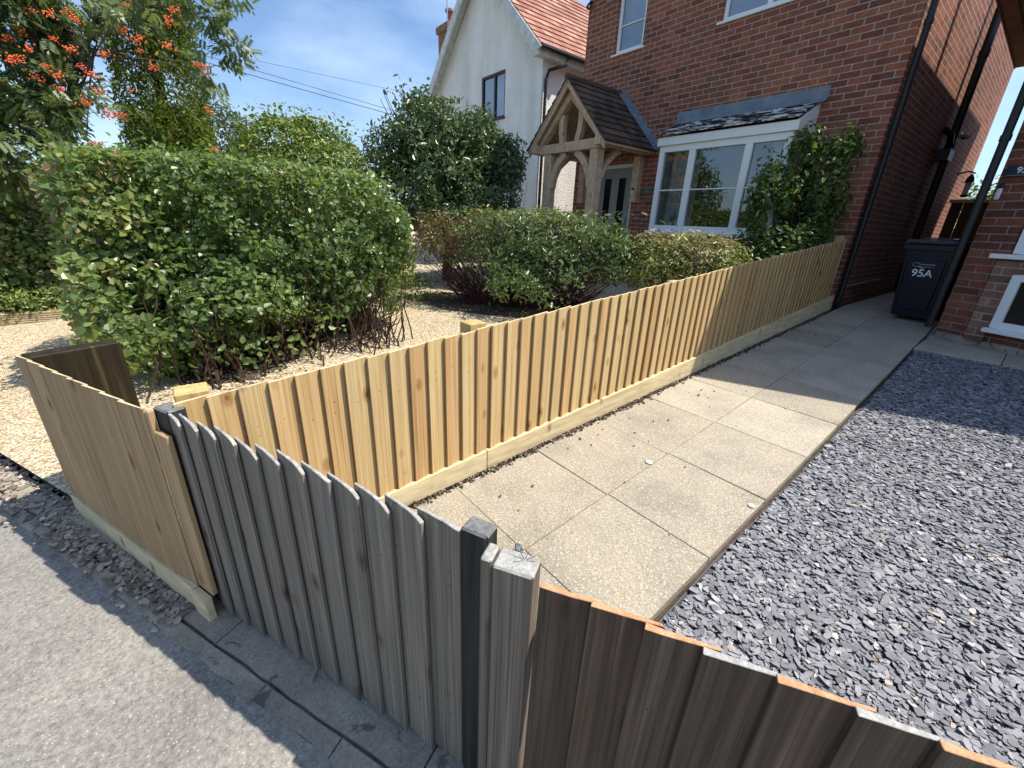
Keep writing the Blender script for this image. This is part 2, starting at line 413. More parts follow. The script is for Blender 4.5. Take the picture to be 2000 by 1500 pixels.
M['pebble'] = attrmat("golden_pebble", [(0.0, (0.36, 0.25, 0.125)), (0.3, (0.53, 0.41, 0.24)), (0.6, (0.65, 0.56, 0.38)), (0.85, (0.74, 0.68, 0.55)), (1.0, (0.54, 0.32, 0.2))], 0.75)
M['debris'] = attrmat("brown_soil_crumb", [(0.0, (0.035, 0.025, 0.018)), (0.6, (0.10, 0.075, 0.055)), (0.9, (0.2, 0.16, 0.12)), (1.0, (0.42, 0.37, 0.30))], 0.9)
M['whitestone'] = plain("white_pebble_stone", (0.75, 0.73, 0.68), 0.6, 0.3)
M['sett'] = plain("grey_stone_sett", (0.33, 0.34, 0.36), 0.8, 0.3, var=0.25, vs=5, bmp=0.5)

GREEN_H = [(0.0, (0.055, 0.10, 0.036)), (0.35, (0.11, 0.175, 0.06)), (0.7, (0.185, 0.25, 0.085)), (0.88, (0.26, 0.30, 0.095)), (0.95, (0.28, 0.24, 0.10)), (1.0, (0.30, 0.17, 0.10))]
M['leaf_hedge'] = leafmat("round_hedge_leaf", GREEN_H, trans=(0.28, 0.38, 0.06), tf=0.34, rough=0.36)
M['leaf_hedge_b'] = leafmat("bright_hedge_leaf", [(0.0, (0.045, 0.095, 0.018)), (0.5, (0.10, 0.165, 0.03)), (1.0, (0.20, 0.24, 0.055))], rough=0.45)
M['leaf_mid'] = leafmat("narrow_hedge_leaf", [(0.0, (0.07, 0.115, 0.05)), (0.4, (0.13, 0.185, 0.08)), (0.7, (0.205, 0.245, 0.105)), (0.86, (0.29, 0.26, 0.12)), (1.0, (0.26, 0.11, 0.05))], rough=0.4)
M['leaf_bronze'] = leafmat("bronze_hedge_leaf", [(0.0, (0.11, 0.085, 0.04)), (0.4, (0.19, 0.135, 0.055)), (0.75, (0.23, 0.21, 0.075)), (1.0, (0.29, 0.13, 0.07))], trans=(0.25, 0.16, 0.04))
M['leaf_gold'] = leafmat("golden_shrub_leaf", [(0.0, (0.13, 0.19, 0.045)), (0.4, (0.26, 0.31, 0.075)), (0.7, (0.40, 0.41, 0.13)), (1.0, (0.46, 0.36, 0.19))], trans=(0.3, 0.36, 0.06))
M['leaf_straw'] = leafmat("straw_coloured_leaf", [(0.0, (0.32, 0.22, 0.13)), (1.0, (0.58, 0.48, 0.33))], trans=(0.3, 0.22, 0.1))
M['leaf_dark'] = leafmat("dark_glossy_laurel_leaf", [(0.0, (0.045, 0.08, 0.034)), (0.5, (0.092, 0.142, 0.058)), (0.9, (0.15, 0.205, 0.085)), (1.0, (0.23, 0.26, 0.13))], trans=(0.12, 0.19, 0.03), tf=0.22, rough=0.3, spec=0.6)
M['leaf_yellow'] = leafmat("yellow_green_privet_leaf", [(0.0, (0.05, 0.10, 0.015)), (0.45, (0.12, 0.19, 0.022)), (0.8, (0.22, 0.28, 0.035)), (1.0, (0.30, 0.33, 0.06))], trans=(0.26, 0.34, 0.03), tf=0.25)
M['leaf_conifer'] = leafmat("conifer_spray", [(0.0, (0.03, 0.058, 0.012)), (0.5, (0.08, 0.125, 0.018)), (1.0, (0.24, 0.28, 0.03))], trans=(0.22, 0.27, 0.02), tf=0.28, rough=0.6, spec=0.25)
M['leaf_rowan'] = leafmat("rowan_leaflet", [(0.0, (0.065, 0.10, 0.05)), (0.5, (0.11, 0.16, 0.07)), (0.9, (0.17, 0.215, 0.095)), (1.0, (0.26, 0.22, 0.08))], trans=(0.26, 0.34, 0.09), tf=0.4)
M['leaf_far'] = leafmat("far_tree_leaf", [(0.0, (0.045, 0.07, 0.030)), (1.0, (0.10, 0.135, 0.05))], trans=(0.1, 0.15, 0.04))
M['leaf_climb'] = leafmat("climber_leaf", [(0.0, (0.035, 0.075, 0.018)), (0.5, (0.075, 0.135, 0.03)), (0.88, (0.15, 0.205, 0.055)), (1.0, (0.29, 0.25, 0.10))], trans=(0.14, 0.24, 0.03))
M['leaf_ground'] = leafmat("ground_cover_leaf", [(0.0, (0.07, 0.12, 0.025)), (0.6, (0.16, 0.22, 0.05)), (1.0, (0.30, 0.30, 0.10))])
M['leaf_litter'] = leafmat("fallen_leaf", [(0.0, (0.40, 0.18, 0.08)), (0.5, (0.5, 0.4, 0.1)), (1.0, (0.35, 0.2, 0.12))])

# ---------------------------------------------------------------- object helpers
def props(o, label=None, cat=None, group=None, kind=None):
    if label: o["label"] = label
    if cat: o["category"] = cat
    if group: o["group"] = group
    if kind: o["kind"] = kind
    return o

def thing(name, label, cat, loc=(0, 0, 0), rz=0.0, group=None):
    o = bpy.data.objects.new(name, None)
    o.empty_display_size = 0.2
    COL.objects.link(o)
    o.location = loc
    o.rotation_euler = (0, 0, rz)
    return props(o, label, cat, group)

def link(name, me, parent=None):
    o = bpy.data.objects.new(name, me)
    COL.objects.link(o)
    if parent: o.parent = parent
    return o

class MB:
    def __init__(s):
        s.v = []; s.f = []; s.uv = []; s.mi = []; s.rn = []
    def face(s, pts, mi=0, uv=None, rn=None):
        i = len(s.v)
        pts = [tuple(p) for p in pts]
        s.v += pts
        s.f.append(list(range(i, i + len(pts))))
        if uv is None:
            a = Vector(pts[1]) - Vector(pts[0]); n = Vector((0, 0, 0))
            for k in range(1, len(pts) - 1):
                n += (Vector(pts[k]) - Vector(pts[0])).cross(Vector(pts[k + 1]) - Vector(pts[0]))
            ax = max(range(3), key=lambda k: abs(n[k]))
            uv = [(p[1], p[2]) if ax == 0 else (p[0], p[2]) if ax == 1 else (p[0], p[1]) for p in pts]
        s.uv += uv; s.mi.append(mi); s.rn.append(random.random() if rn is None else rn)
    def hexa(s, P, mi=0, top=None, rn=None, skip=()):
        # P: 8 points, bottom ring 0-3 counter-clockwise seen from above, top ring 4-7
        rn = random.random() if rn is None else rn
        for k, q in enumerate(((3, 2, 1, 0), (4, 5, 6, 7), (0, 1, 5, 4), (1, 2, 6, 5), (2, 3, 7, 6), (3, 0, 4, 7))):
            if k in skip: continue
            s.face([P[i] for i in q], (top if (k == 1 and top is not None) else mi), rn=rn)
    def box(s, a, b, mi=0, top=None, rn=None, skip=()):
        x0, y0, z0 = a; x1, y1, z1 = b
        s.hexa([(x0, y0, z0), (x1, y0, z0), (x1, y1, z0), (x0, y1, z0), (x0, y0, z1), (x1, y0, z1), (x1, y1, z1), (x0, y1, z1)], mi, top, rn, skip)
    def beam(s, p, q, w, h, up=(0, 0, 1), mi=0, rn=None):
        p = Vector(p); q = Vector(q); d = (q - p).normalized()
        r = d.cross(Vector(up)).normalized(); u = r.cross(d)
        r *= w / 2; u *= h / 2
        ring = lambda c: [c - r - u, c + r - u, c + r + u, c - r + u]
        A = ring(p); B = ring(q)
        s.hexa([A[0], A[1], B[1], B[0], A[3], A[2], B[2], B[3]], mi, rn=rn)
    def tube(s, pts, rad, n=8, mi=0, caps=True, rn=None):
        pts = [Vector(p) for p in pts]
        if not hasattr(rad, "__len__"): rad = [rad] * len(pts)
        rn = random.random() if rn is None else rn
        rings = []
        for i, p in enumerate(pts):
            d = (pts[min(i + 1, len(pts) - 1)] - pts[max(i - 1, 0)]).normalized()
            a = d.cross(Vector((0.3, 0.2, 1)) if abs(d.z) < 0.9 else Vector((1, 0.1, 0))).normalized(); b = d.cross(a)
            rings.append([p + (a * math.cos(2 * math.pi * k / n) + b * math.sin(2 * math.pi * k / n)) * rad[i] for k in range(n)])
        base = len(s.v)
        for r in rings: s.v += [tuple(p) for p in r]
        for i in range(len(rings) - 1):
            for k in range(n):
                k2 = (k + 1) % n
                s.f.append([base + i * n + k, base + i * n + k2, base + (i + 1) * n + k2, base + (i + 1) * n + k])
                s.uv += [(k / n, i), ((k + 1) / n, i), ((k + 1) / n, i + 1), (k / n, i + 1)]; s.mi.append(mi); s.rn.append(rn)
        if caps:
            for r, o in ((0, 1), (len(rings) - 1, 0)):
                idx = [base + r * n + k for k in range(n)]
                s.f.append(idx[::-1] if not o else idx); s.uv += [(0, 0)] * n; s.mi.append(mi); s.rn.append(rn)
    def prism(s, poly, y0, y1, mi=0, axis=1, rn=None):
        # poly in the plane across 'axis', extruded along it
        def P(a, b, c):
            return (a, c, b) if axis == 1 else (c, a, b) if axis == 0 else (a, b, c)
        rn = random.random() if rn is None else rn
        n = len(poly)
        s.face([P(a, b, y0) for a, b in poly], mi, rn=rn); s.face([P(a, b, y1) for a, b in poly][::-1], mi, rn=rn)
        for i in range(n):
            a, b = poly[i], poly[(i + 1) % n]
            s.face([P(a[0], a[1], y0), P(a[0], a[1], y1), P(b[0], b[1], y1), P(b[0], b[1], y0)], mi, rn=rn)
    def build(s, name, mats, parent=None, bevel=0.0, smooth=False, weld=False):
        me = bpy.data.meshes.new(name)
        me.from_pydata(s.v, [], s.f)
        if not isinstance(mats, (list, tuple)): mats = [mats]
        for m in mats: me.materials.append(m)
        ul = me.uv_layers.new(name="UVMap")
        ul.data.foreach_set("uv", [c for t in s.uv for c in t])
        me.polygons.foreach_set("material_index", s.mi)
        at = me.attributes.new("rnd", 'FLOAT', 'FACE')
        at.data.foreach_set("value", s.rn)
        if smooth: me.polygons.foreach_set("use_smooth", [True] * len(s.f))
        me.validate(); me.update()
        o = link(name, me, parent)
        if bevel or weld:
            w = o.modifiers.new("weld", 'WELD'); w.merge_threshold = 0.0002
        if bevel:
            bv = o.modifiers.new("bevel", 'BEVEL'); bv.width = bevel; bv.segments = 1; bv.limit_method = 'ANGLE'
        return o

def np_mesh(name, V, F, mats, parent=None, rnd=None, smooth=False):
    me = bpy.data.meshes.new(name)
    k = F.shape[1]
    me.vertices.add(len(V)); me.vertices.foreach_set("co", np.ascontiguousarray(V, np.float32).ravel())
    me.loops.add(F.size); me.loops.foreach_set("vertex_index", np.ascontiguousarray(F, np.int32).ravel())
    me.polygons.add(len(F)); me.polygons.foreach_set("loop_start", np.arange(0, F.size, k, dtype=np.int32))
    me.polygons.foreach_set("loop_total", np.full(len(F), k, dtype=np.int32))
    me.materials.append(mats)
    at = me.attributes.new("rnd", 'FLOAT', 'FACE')
    at.data.foreach_set("value", np.ascontiguousarray(rnd if rnd is not None else RNG.random(len(F)), np.float32))
    me.update(calc_edges=True)
    if smooth: me.shade_smooth()
    else: me.shade_flat()
    return link(name, me, parent)

def unit(a):
    return a / np.maximum(np.linalg.norm(a, axis=-1, keepdims=True), 1e-9)

def sines(P, seed, freq):
    r = np.random.default_rng(seed)
    out = np.zeros(len(P))
    for k in range(6):
        d = unit(r.normal(size=3)) * freq * (0.6 + 1.2 * r.random())
        out += np.sin(P @ d + r.random() * 6.28)
    return out / 3.0

def leaves(name, P, N, size, asp, m, parent, fold=0.25, spread=0.8, up=0.35, hang=0.0, rnd=None, curl=0.0):
    n = len(P)
    Nn = unit(unit(N) + RNG.normal(size=(n, 3)) * spread + np.array([0, 0, up]))
    t = unit(np.cross(Nn, RNG.normal(size=(n, 3)))); t[:, 2] -= hang; t = unit(t)
    b = unit(np.cross(Nn, t)); Nn = np.cross(t, b)
    L = (size * (0.45 + 0.65 * RNG.random(n) + 0.65 * RNG.random(n) ** 4))[:, None]; W = L * asp * (0.8 + 0.4 * RNG.random(n))[:, None]
    fo = Nn * W * fold * 2
    cu = -Nn * L * curl
    V = np.stack([P, P + t * L * .32 + b * W * .5 + fo * .5, P + t * L * .72 + b * W * .38 + fo * .4 + cu * .5, P + t * L + cu,
                  P + t * L * .72 - b * W * .38 + fo * .4 + cu * .5, P + t * L * .32 - b * W * .5 + fo * .5], 1).reshape(-1, 3)
    i = np.arange(n)[:, None] * 6
    F = np.concatenate([i + np.array([[0, 1, 2, 3]]), i + np.array([[0, 3, 4, 5]])], 1).reshape(-1, 4)
    r = RNG.random(n) if rnd is None else np.clip(rnd, 0, 1)
    return np_mesh(name, V, F, m, parent, np.repeat(r, 2))

def blob(n, c, r, p=2.0, rz=0.0, depth=0.16, lump=0.12, freq=4.0, seed=1, gap=None, zmin=None):
    """points in the outer layer of a lumpy super-ellipsoid, with outward directions"""
    u = unit(RNG.normal(size=(n, 3)))
    k = (np.abs(u) ** p).sum(1) ** (-1.0 / p)
    q = u * k[:, None]
    d = np.minimum(np.abs(RNG.normal(size=n)) * depth, 0.9)
    s = (1.0 + lump * sines(u * 1.0, seed, freq)) * (1 - d)
    q = q * s[:, None] * np.array(r)
    co, si = math.cos(rz), math.sin(rz)
    R = np.array([[co, -si, 0], [si, co, 0], [0, 0, 1]])
    nn = unit(u * (1.0 / np.array(r)))
    P = q @ R.T + np.array(c); N = nn @ R.T
    keep = np.ones(n, bool)
    if gap is not None: keep &= sines(P, seed + 50, gap[0]) > gap[1]
    if zmin is not None: keep &= P[:, 2] > zmin
    return P[keep], N[keep]

def cat_pts(*a):
    return np.concatenate([x[0] for x in a]), np.concatenate([x[1] for x in a])

def twigs(mb, base, tips, r0=0.012, r1=0.003, jit=0.06, nseg=3, n=4, spread=0.15):
    for tp in tips:
        b = Vector(base) + Vector((random.uniform(-spread, spread), random.uniform(-spread, spread), 0))
        e = Vector(tp)
        pts = [b.lerp(e, i / nseg) + (Vector((random.uniform(-1, 1), random.uniform(-1, 1), random.uniform(-.5, .5))) * jit if 0 < i < nseg else Vector()) for i in range(nseg + 1)]
        mb.tube(pts, [r0 + (r1 - r0) * i / nseg for i in range(nseg + 1)], n, caps=False)

# ---------------------------------------------------------------- ground levels
def zg(x, y):           # private side: rises towards the houses, then level
    return -1.43 + 0.0716 * min(y, 7.3)
U = Vector((0.9067, 0.4217, 0)).normalized()      # along the street, left to right
W = Vector((0.4217, -0.9067, 0)).normalized()     # out to the street
P0 = Vector((-1.726, -0.165, 0))
def su(u, w=0.0, z=0.0):
    p = P0 + U * u + W * w
    return Vector((p.x, p.y, z))
def zp(u):
    return -1.53 + 0.036 * max(-7.0, min(u, 6.0))
SA = math.atan2(U.y, U.x)

def strip(name, us, w0, w1, dz0, dz1, m, kind="structure", parent=None, mi=0):
    mb = MB()
    for a, b in zip(us[:-1], us[1:]):
        mb.face([su(a, w1, zp(a) + dz1), su(b, w1, zp(b) + dz1), su(b, w0, zp(b) + dz0), su(a, w0, zp(a) + dz0)])
    o = mb.build(name, m, parent)
    return props(o, kind=kind)

us = [-60, -20, -7, -3, -1, 1, 3, 6, 20, 60]
strip("pavement", us, 0.134, 3.2, -0.004, -0.05, M['asphalt'])
strip("road", us, 3.2, 10.0, -0.16, -0.2, M['asphalt'])
strip("verge", us, 10.0, 60.0, -0.12, -0.1, M['field'])
# kerb: rough irregular concrete footing below the gate and fences, and an outer flush kerb
mb = MB()
rk = random.Random(3)
for w0, w1, h, jw, step in ((-0.05, 0.079, 0.022, .004, .075), (0.0855, 0.140, 0.010, .007, .09)):
    u = -7.0
    prev = None
    nxt = -6.4
    while u < 6:
        cur = (u, w1 + (rk.uniform(-jw, jw)), h + rk.uniform(-.007, .007), w0, h + rk.uniform(-.004, .004))
        if prev:
            ua, ub = prev[0], cur[0]
            if u > nxt:
                ub -= .006; nxt = u + rk.uniform(.5, 1.1)
            mb.hexa([su(ua, prev[1], zp(ua) - .06), su(ub, cur[1], zp(ub) - .06), su(ub, cur[3], zp(ub) - .06), su(ua, prev[3], zp(ua) - .06),
                     su(ua, prev[1] - .006, zp(ua) + prev[2] - .010), su(ub, cur[1] - .006, zp(ub) + cur[2] - .010), su(ub, cur[3], zp(ub) + cur[4]), su(ua, prev[3], zp(ua) + prev[4])])
        prev = cur; u += step * rk.uniform(.6, 1.4)
props(mb.build("kerb", M['concrete']), kind="structure")

strip('kerb_bed', us, -0.05, 0.1345, -0.006, -0.014, M['concrete'])
# wide land all round, well below the made ground
mb = MB()
mb.face([(-600, -600, -2.35), (600, -600, -2.35), (600, 600, -2.35), (-600, 600, -2.35)])
props(mb.build("land", M['field']), kind="structure")

def garden_y(x):        # street line on the private side
    return P0.y + (x - P0.x) * U.y / U.x
# private ground left of the long fence: gravel drive
mb = MB()
xs = [-30, -14, -9, -6, -4, -2.9, -1.73]
for a, b in zip(xs[:-1], xs[1:]):
    ya, yb = garden_y(a) + .05, garden_y(b) + .05
    n = 6
    for k in range(n):
        y0a = ya + (7.3 - ya) * k / n; y1a = ya + (7.3 - ya) * (k + 1) / n
        y0b = yb + (7.3 - yb) * k / n; y1b = yb + (7.3 - yb) * (k + 1) / n
        mb.face([(a, y0a, zg(a, y0a)), (b, y0b, zg(b, y0b)), (b, y1b, zg(b, y1b)), (a, y1a, zg(a, y1a))])
    mb.face([(a, 7.3, zg(a, 7.3)), (b, 7.3, zg(b, 7.3)), (b, 20, zg(b, 20)), (a, 20, zg(a, 20))])
props(mb.build("gravel_drive", M['gravel']), kind="structure")
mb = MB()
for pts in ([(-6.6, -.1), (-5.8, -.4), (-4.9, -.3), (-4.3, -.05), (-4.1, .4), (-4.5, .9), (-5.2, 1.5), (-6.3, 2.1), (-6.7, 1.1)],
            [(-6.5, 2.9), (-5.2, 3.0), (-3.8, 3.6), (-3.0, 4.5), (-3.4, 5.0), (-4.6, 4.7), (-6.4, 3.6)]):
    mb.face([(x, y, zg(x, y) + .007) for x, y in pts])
props(mb.build("hedge_shade_sheet", M['soil']), kind="structure")  # soil-coloured sheet standing in for the dark shade under the hedges
# soil below the path and the slate bed
mb = MB()
for a, b in ((-1.73, -0.5), (-0.5, 3.0), (3.0, 8.0)):
    ya, yb = garden_y(a) + .03, garden_y(b) + .03
    mb.face([(a, ya, zg(a, ya) - .035), (b, yb, zg(b, yb) - .035), (b, 7.3, zg(b, 7.3) - .035), (a, 7.3, zg(a, 7.3) - .035)])
    mb.face([(a, 7.3, zg(a, 7.3) - .035), (b, 7.3, zg(b, 7.3) - .035), (b, 30, zg(b, 7.3) - .035), (a, 30, zg(a, 7.3) - .035)])
props(mb.build("ground", M['soil']), kind="structure")

# ---------------------------------------------------------------- path of slabs
XR = lambda y: -0.497 - 0.0195 * y
XM = lambda y: -1.048 - 0.0235 * y
XL = lambda y: -1.655 + 0.003 * y
mb = MB()
rs = random.Random(5)
rows = [1.572 + 0.5835 * k for k in range(-3, 22)]
for col, (l, r) in enumerate(((XL, XM), (XM, XR))):
    sh = 0.0 if col else -0.008
    for y0, y1 in zip(rows[:-1], rows[1:]):
        y0 += sh; y1 += sh
        g = 0.0012 + rs.random() * 0.0016
        P = []
        for (xf, yy) in ((l, y0), (r, y0), (r, y1), (l, y1)):
            x = xf(min(yy, 7.3)) + (g if xf is l else -g); y = yy + (g if yy == y0 else -g)
            y = max(y, garden_y(x) + 0.06)
            P.append([x, y])
        if min(P[2][1], P[3][1]) - max(P[0][1], P[1][1]) < 0.03: continue
        h = [zg(x, y) + rs.uniform(-.0022, .0022) for x, y in P]
        mb.hexa([(P[k][0], P[k][1], h[k] - .045) for k in range(4)] + [(P[k][0], P[k][1], h[k]) for k in range(4)], rn=rs.random())
bed = MB()
for y0, y1 in ((0.05, 3.0), (3.0, 7.2)):
    bed.face([(XL(y0), max(y0, garden_y(XL(y0)) + .06), zg(0, y0) - .0055), (XR(y0) - .01, max(y0, garden_y(XR(y0)) + .06), zg(0, max(y0, .38)) - .0055), (XR(y1) - .01, y1, zg(0, y1) - .0055), (XL(y1), y1, zg(0, y1) - .0055)])
# strip of slabs in front of the neighbouring house
x = -0.60
while x < 5:
    x1 = x + 0.597
    y0, y1 = 5.665, 6.255
    h = zg(0, 5.9)
    mb.hexa([(x + .003, y0, h - .05), (x1 - .003, y0, h - .05), (x1 - .003, y1, h - .05), (x + .003, y1, h - .05),
             (x + .003, y0, h + rs.uniform(-.002, .004)), (x1 - .003, y0, h + rs.uniform(-.002, .004)), (x1 - .003, y1, h), (x + .003, y1, h)])
    x = x1
props(mb.build("path", M['slab'], bevel=0.002), kind="structure")
props(bed.build('path_bedding', M['sand']), kind='structure')
# wider concrete in front of the passage between the houses
mb = MB()
mb.face([(-0.60, 6.26, zg(0, 5.9) - .006), (4.0, 6.26, zg(0, 5.9) - .006), (4.0, 7.2, zg(0, 7.2)), (-0.65, 7.2, zg(0, 7.2) - .006)])
mb.face([(-0.66, 7.2, zg(0, 7.2) - .006), (4, 7.2, zg(0, 7.2) - .006), (4, 20, zg(0, 7.3) - .006), (-0.66, 20, zg(0, 7.3) - .006)])
props(mb.build("passage_floor", M['concrete']), kind="structure")

# edging strip between path and slate
mb = MB()
for y0, y1 in zip(np.linspace(0.55, 5.55, 11)[:-1], np.linspace(0.55, 5.55, 11)[1:]):
    o = 0.022 + 0.008 * math.sin(y0 * 3)
    o1 = 0.022 + 0.008 * math.sin(y1 * 3)
    mb.hexa([(XR(y0) + o, y0, zg(0, y0) - .04), (XR(y0) + o + .006, y0, zg(0, y0) - .04), (XR(y1) + o1 + .006, y1, zg(0, y1) - .04), (XR(y1) + o1, y1, zg(0, y1) - .04),
             (XR(y0) + o, y0, zg(0, y0) - .016), (XR(y0) + o + .006, y0, zg(0, y0) - .016), (XR(y1) + o1 + .006, y1, zg(0, y1) - .016), (XR(y1) + o1, y1, zg(0, y1) - .016)])
props(mb.build("edging_strip", M['edging']), "thin grey plastic edging along the slab path beside the slate", "edging")

# slate bed
mb = MB()
ys = np.linspace(0, 1, 5)
for a, b in ((-0.47, 0.6), (0.6, 2.6)):
    ya, yb = garden_y(a) + .05, garden_y(b) + .05
    mb.face([(a - .02, ya, zg(a, ya) - .022), (b, yb, zg(b, yb) - .022), (b, 5.66, zg(b, 5.66) - .022), (a - .12, 5.66, zg(a, 5.66) - .022)])
props(mb.build("slate_bed", M['slatebed']), kind="structure")

def chips(name, XY, size, m, thick=0.2, tilt=0.3, lift=0.008, zf=zg, kind="stuff", elong=1.6, rnd=None):
    n = len(XY)
    s = size * (0.55 + 0.9 * RNG.random(n) ** 1.5)
    ang = (np.arange(6) / 6 * 2 * np.pi)[None, :] + RNG.uniform(-.35, .35, (n, 6))
    rad = s[:, None] * RNG.uniform(0.6, 1.1, (n, 6)) * 0.5
    el = RNG.uniform(1.0, elong, n)[:, None]
    lx = np.cos(ang) * rad * el; ly = np.sin(ang) * rad
    th = (s * thick * RNG.uniform(.5, 1.2, n))[:, None]
    top = np.stack([lx * .985, ly * .985, np.repeat(th, 6, 1)], -1); bot = np.stack([lx, ly, np.zeros_like(lx)], -1)
    L = np.concatenate([top, bot], 1)
    rz = RNG.uniform(0, 2 * np.pi, n); tx = RNG.normal(0, tilt, n); ty = RNG.normal(0, tilt, n)
    c, s_ = np.cos(rz), np.sin(rz)
    x = L[..., 0]; y = L[..., 1]; z = L[..., 2]
    y, z = y * np.cos(tx)[:, None] - z * np.sin(tx)[:, None], y * np.sin(tx)[:, None] + z * np.cos(tx)[:, None]
    x, z = x * np.cos(ty)[:, None] + z * np.sin(ty)[:, None], -x * np.sin(ty)[:, None] + z * np.cos(ty)[:, None]
    x, y = x * c[:, None] - y * s_[:, None], x * s_[:, None] + y * c[:, None]
    zb = np.array([zf(a, b) for a, b in XY]) + RNG.uniform(0, lift, n)
    V = np.stack([x + XY[:, :1], y + XY[:, 1:2], z + zb[:, None]], -1).reshape(-1, 3)
    i = np.arange(n)[:, None] * 12
    fs = [[0, 1, 2, 3], [0, 3, 4, 5]] + [[k, 6 + k, 6 + (k + 1) % 6, (k + 1) % 6] for k in range(6)]
    F = np.concatenate([i + np.array([f]) for f in fs], 1).reshape(-1, 4)
    r = RNG.random(n) if rnd is None else rnd
    o = np_mesh(name, V, F, m, None, np.repeat(r, 8))
    return o

n = 64000
XY = np.stack([RNG.uniform(-0.62, 0.75, n), RNG.uniform(0.35, 5.68, n)], 1)
k = (XY[:, 0] > -0.462 - 0.0195 * XY[:, 1]) & (XY[:, 1] > -0.165 + (XY[:, 0] + 1.726) * 0.465 + 0.06)
XY = XY[k]
XY2 = np.stack([RNG.uniform(0.75, 2.5, 9000), RNG.uniform(1.0, 5.68, 9000)], 1)
XY2 = XY2[XY2[:, 1] > -0.165 + (XY2[:, 0] + 1.726) * 0.465 + 0.06]
props(chips("slate_chips", np.concatenate([XY, XY2]), 0.0225, M['chip'], 0.085, 0.17, 0.014, lambda a, b: zg(a, b) - 0.020, elong=2.1),
      "loose blue grey slate chips filling the bed beside the path", "slate chips", kind="stuff")

# pebbles over the gravel drive
def pebbles(name, XY, size, m, zf, rnd=None):
    n = len(XY)
    base = np.array([[1, 0, 0], [-1, 0, 0], [0, 1, 0], [0, -1, 0], [0, 0, 1], [0, 0, -.6]], float)
    s = size * RNG.uniform(.5, 1.1, n)
    L = base[None] * s[:, None, None] * np.stack([RNG.uniform(.7, 1.2, n), RNG.uniform(.5, 1, n), RNG.uniform(.45, .8, n)], 1)[:, None, :]
    rz = RNG.uniform(0, 6.28, n); c, q = np.cos(rz)[:, None], np.sin(rz)[:, None]
    x = L[..., 0] * c - L[..., 1] * q; y = L[..., 0] * q + L[..., 1] * c
    zb = np.array([zf(a, b) for a, b in XY])
    V = np.stack([x + XY[:, :1], y + XY[:, 1:2], L[..., 2] + zb[:, None] + RNG.uniform(0, .006, n)[:, None]], -1).reshape(-1, 3)
    i = np.arange(n)[:, None] * 6
    F = np.concatenate([i + np.array([f]) for f in ([0, 2, 4], [2, 1, 4], [1, 3, 4], [3, 0, 4], [2, 0, 5], [1, 2, 5], [3, 1, 5], [0, 3, 5])], 1).reshape(-1, 3)
    return np_mesh(name, V, F, m, None, np.repeat(RNG.random(n) if rnd is None else rnd, 8))
a = np.stack([RNG.uniform(-7.5, -2.2, 42000), RNG.uniform(-2.2, 1.6, 42000)], 1)
b_ = np.stack([RNG.uniform(-7.8, -1.9, 26000), RNG.uniform(1.0, 5.2, 26000)], 1)
a = np.concatenate([a, b_])
a = a[(a[:, 1] > -0.165 + (a[:, 0] + 1.726) * 0.465 + 0.10) & (a[:, 0] < -1.8)]
props(pebbles("gravel_pebbles", a, 0.0105, M['pebble'], zg), "loose golden gravel spread over the drive behind the fence", "gravel", kind="stuff")

# rubble spilt at the foot of the short panel and along the drive edge
nn_ = 1500
uu = RNG.uniform(-3.0, -0.02, nn_); ww = np.abs(RNG.normal(0, 0.055, nn_)) + np.where(uu < -1.2, -0.12, 0.012)
ww = np.where(uu < -1.2, RNG.uniform(-0.20, 0.10, nn_) + (RNG.random(nn_) ** 3) * .1, ww)
pts = np.array([su(p, q)[:2] for p, q in zip(uu, ww)])
def zrub(x, y):
    p = Vector((x, y, 0)) - P0
    return zp(p.dot(U)) + 0.012 + max(0, -p.dot(W)) * 0.35
props(chips("stone_rubble", pts, 0.023, M['rubble'], 0.28, 0.35, 0.014, zrub), "grey brown stone chips spilt below the short panel", "rubble", kind="stuff")
# a band of soil crumbs between the long fence and the slabs
n = 2600
ycr = RNG.uniform(0.1, 6.8, n)
pts = np.stack([-1.672 + np.abs(RNG.normal(0, .022, n)), ycr], 1)
far = RNG.random(n) < 0.018
pts[far, 0] += RNG.uniform(0, .5, far.sum())
props(chips("soil_crumbs", pts, 0.013, M['debris'], 0.6, 0.5, 0.006, zg), "brown soil crumbs and grit along the foot of the long fence", "soil", kind="stuff")
# stone setts edging the drive
mb = MB()
for i in range(9):
    u0 = -3.9 + i * 0.285
    if u0 > -1.35: break
    h = zp(u0) + 0.045
    mb.hexa([su(u0, -.10, h - .1), su(u0 + .275, -.10, h - .1), su(u0 + .275, -.235, h - .1), su(u0, -.235, h - .1),
             su(u0, -.10, h + .004), su(u0 + .275, -.10, h + .008), su(u0 + .275, -.235, h + .02), su(u0, -.235, h + .016)])
props(mb.build("kerb_stones", M['sett'], bevel=0.012), kind="structure")

# little things on the slabs
for x, y, r, lb in ((-1.115, 1.98, 0.020, "white pebble lying on the slab path near its middle joint"), (-0.565, 2.05, 0.016, "small white pebble lying at the slate edge of the path")):
    mb = MB()
    mb.tube([(x, y, zg(x, y) + h * r) for h in (0, .2, .4, .55, .6)], [r, r * 1.1, r * .9, r * .5, r * .05], 10, caps=False)
    props(mb.build("pebble", M['whitestone'], smooth=True), lb, "pebble", "white pebbles on the path")
xy = np.stack([RNG.uniform(-1.6, -0.5, 26), RNG.uniform(.3, 5, 26)], 1)
xy2 = np.stack([RNG.uniform(-.45, .3, 14), RNG.uniform(1.1, 3.6, 14)], 1)
xy = np.concatenate([xy, xy2])
P = np.array([[x, y, zg(x, y) + .006] for x, y in xy])
o = leaves("leaf_litter", P, np.tile([0, 0, 1.], (len(P), 1)), 0.022, .5, M['leaf_litter'], None, spread=.15)
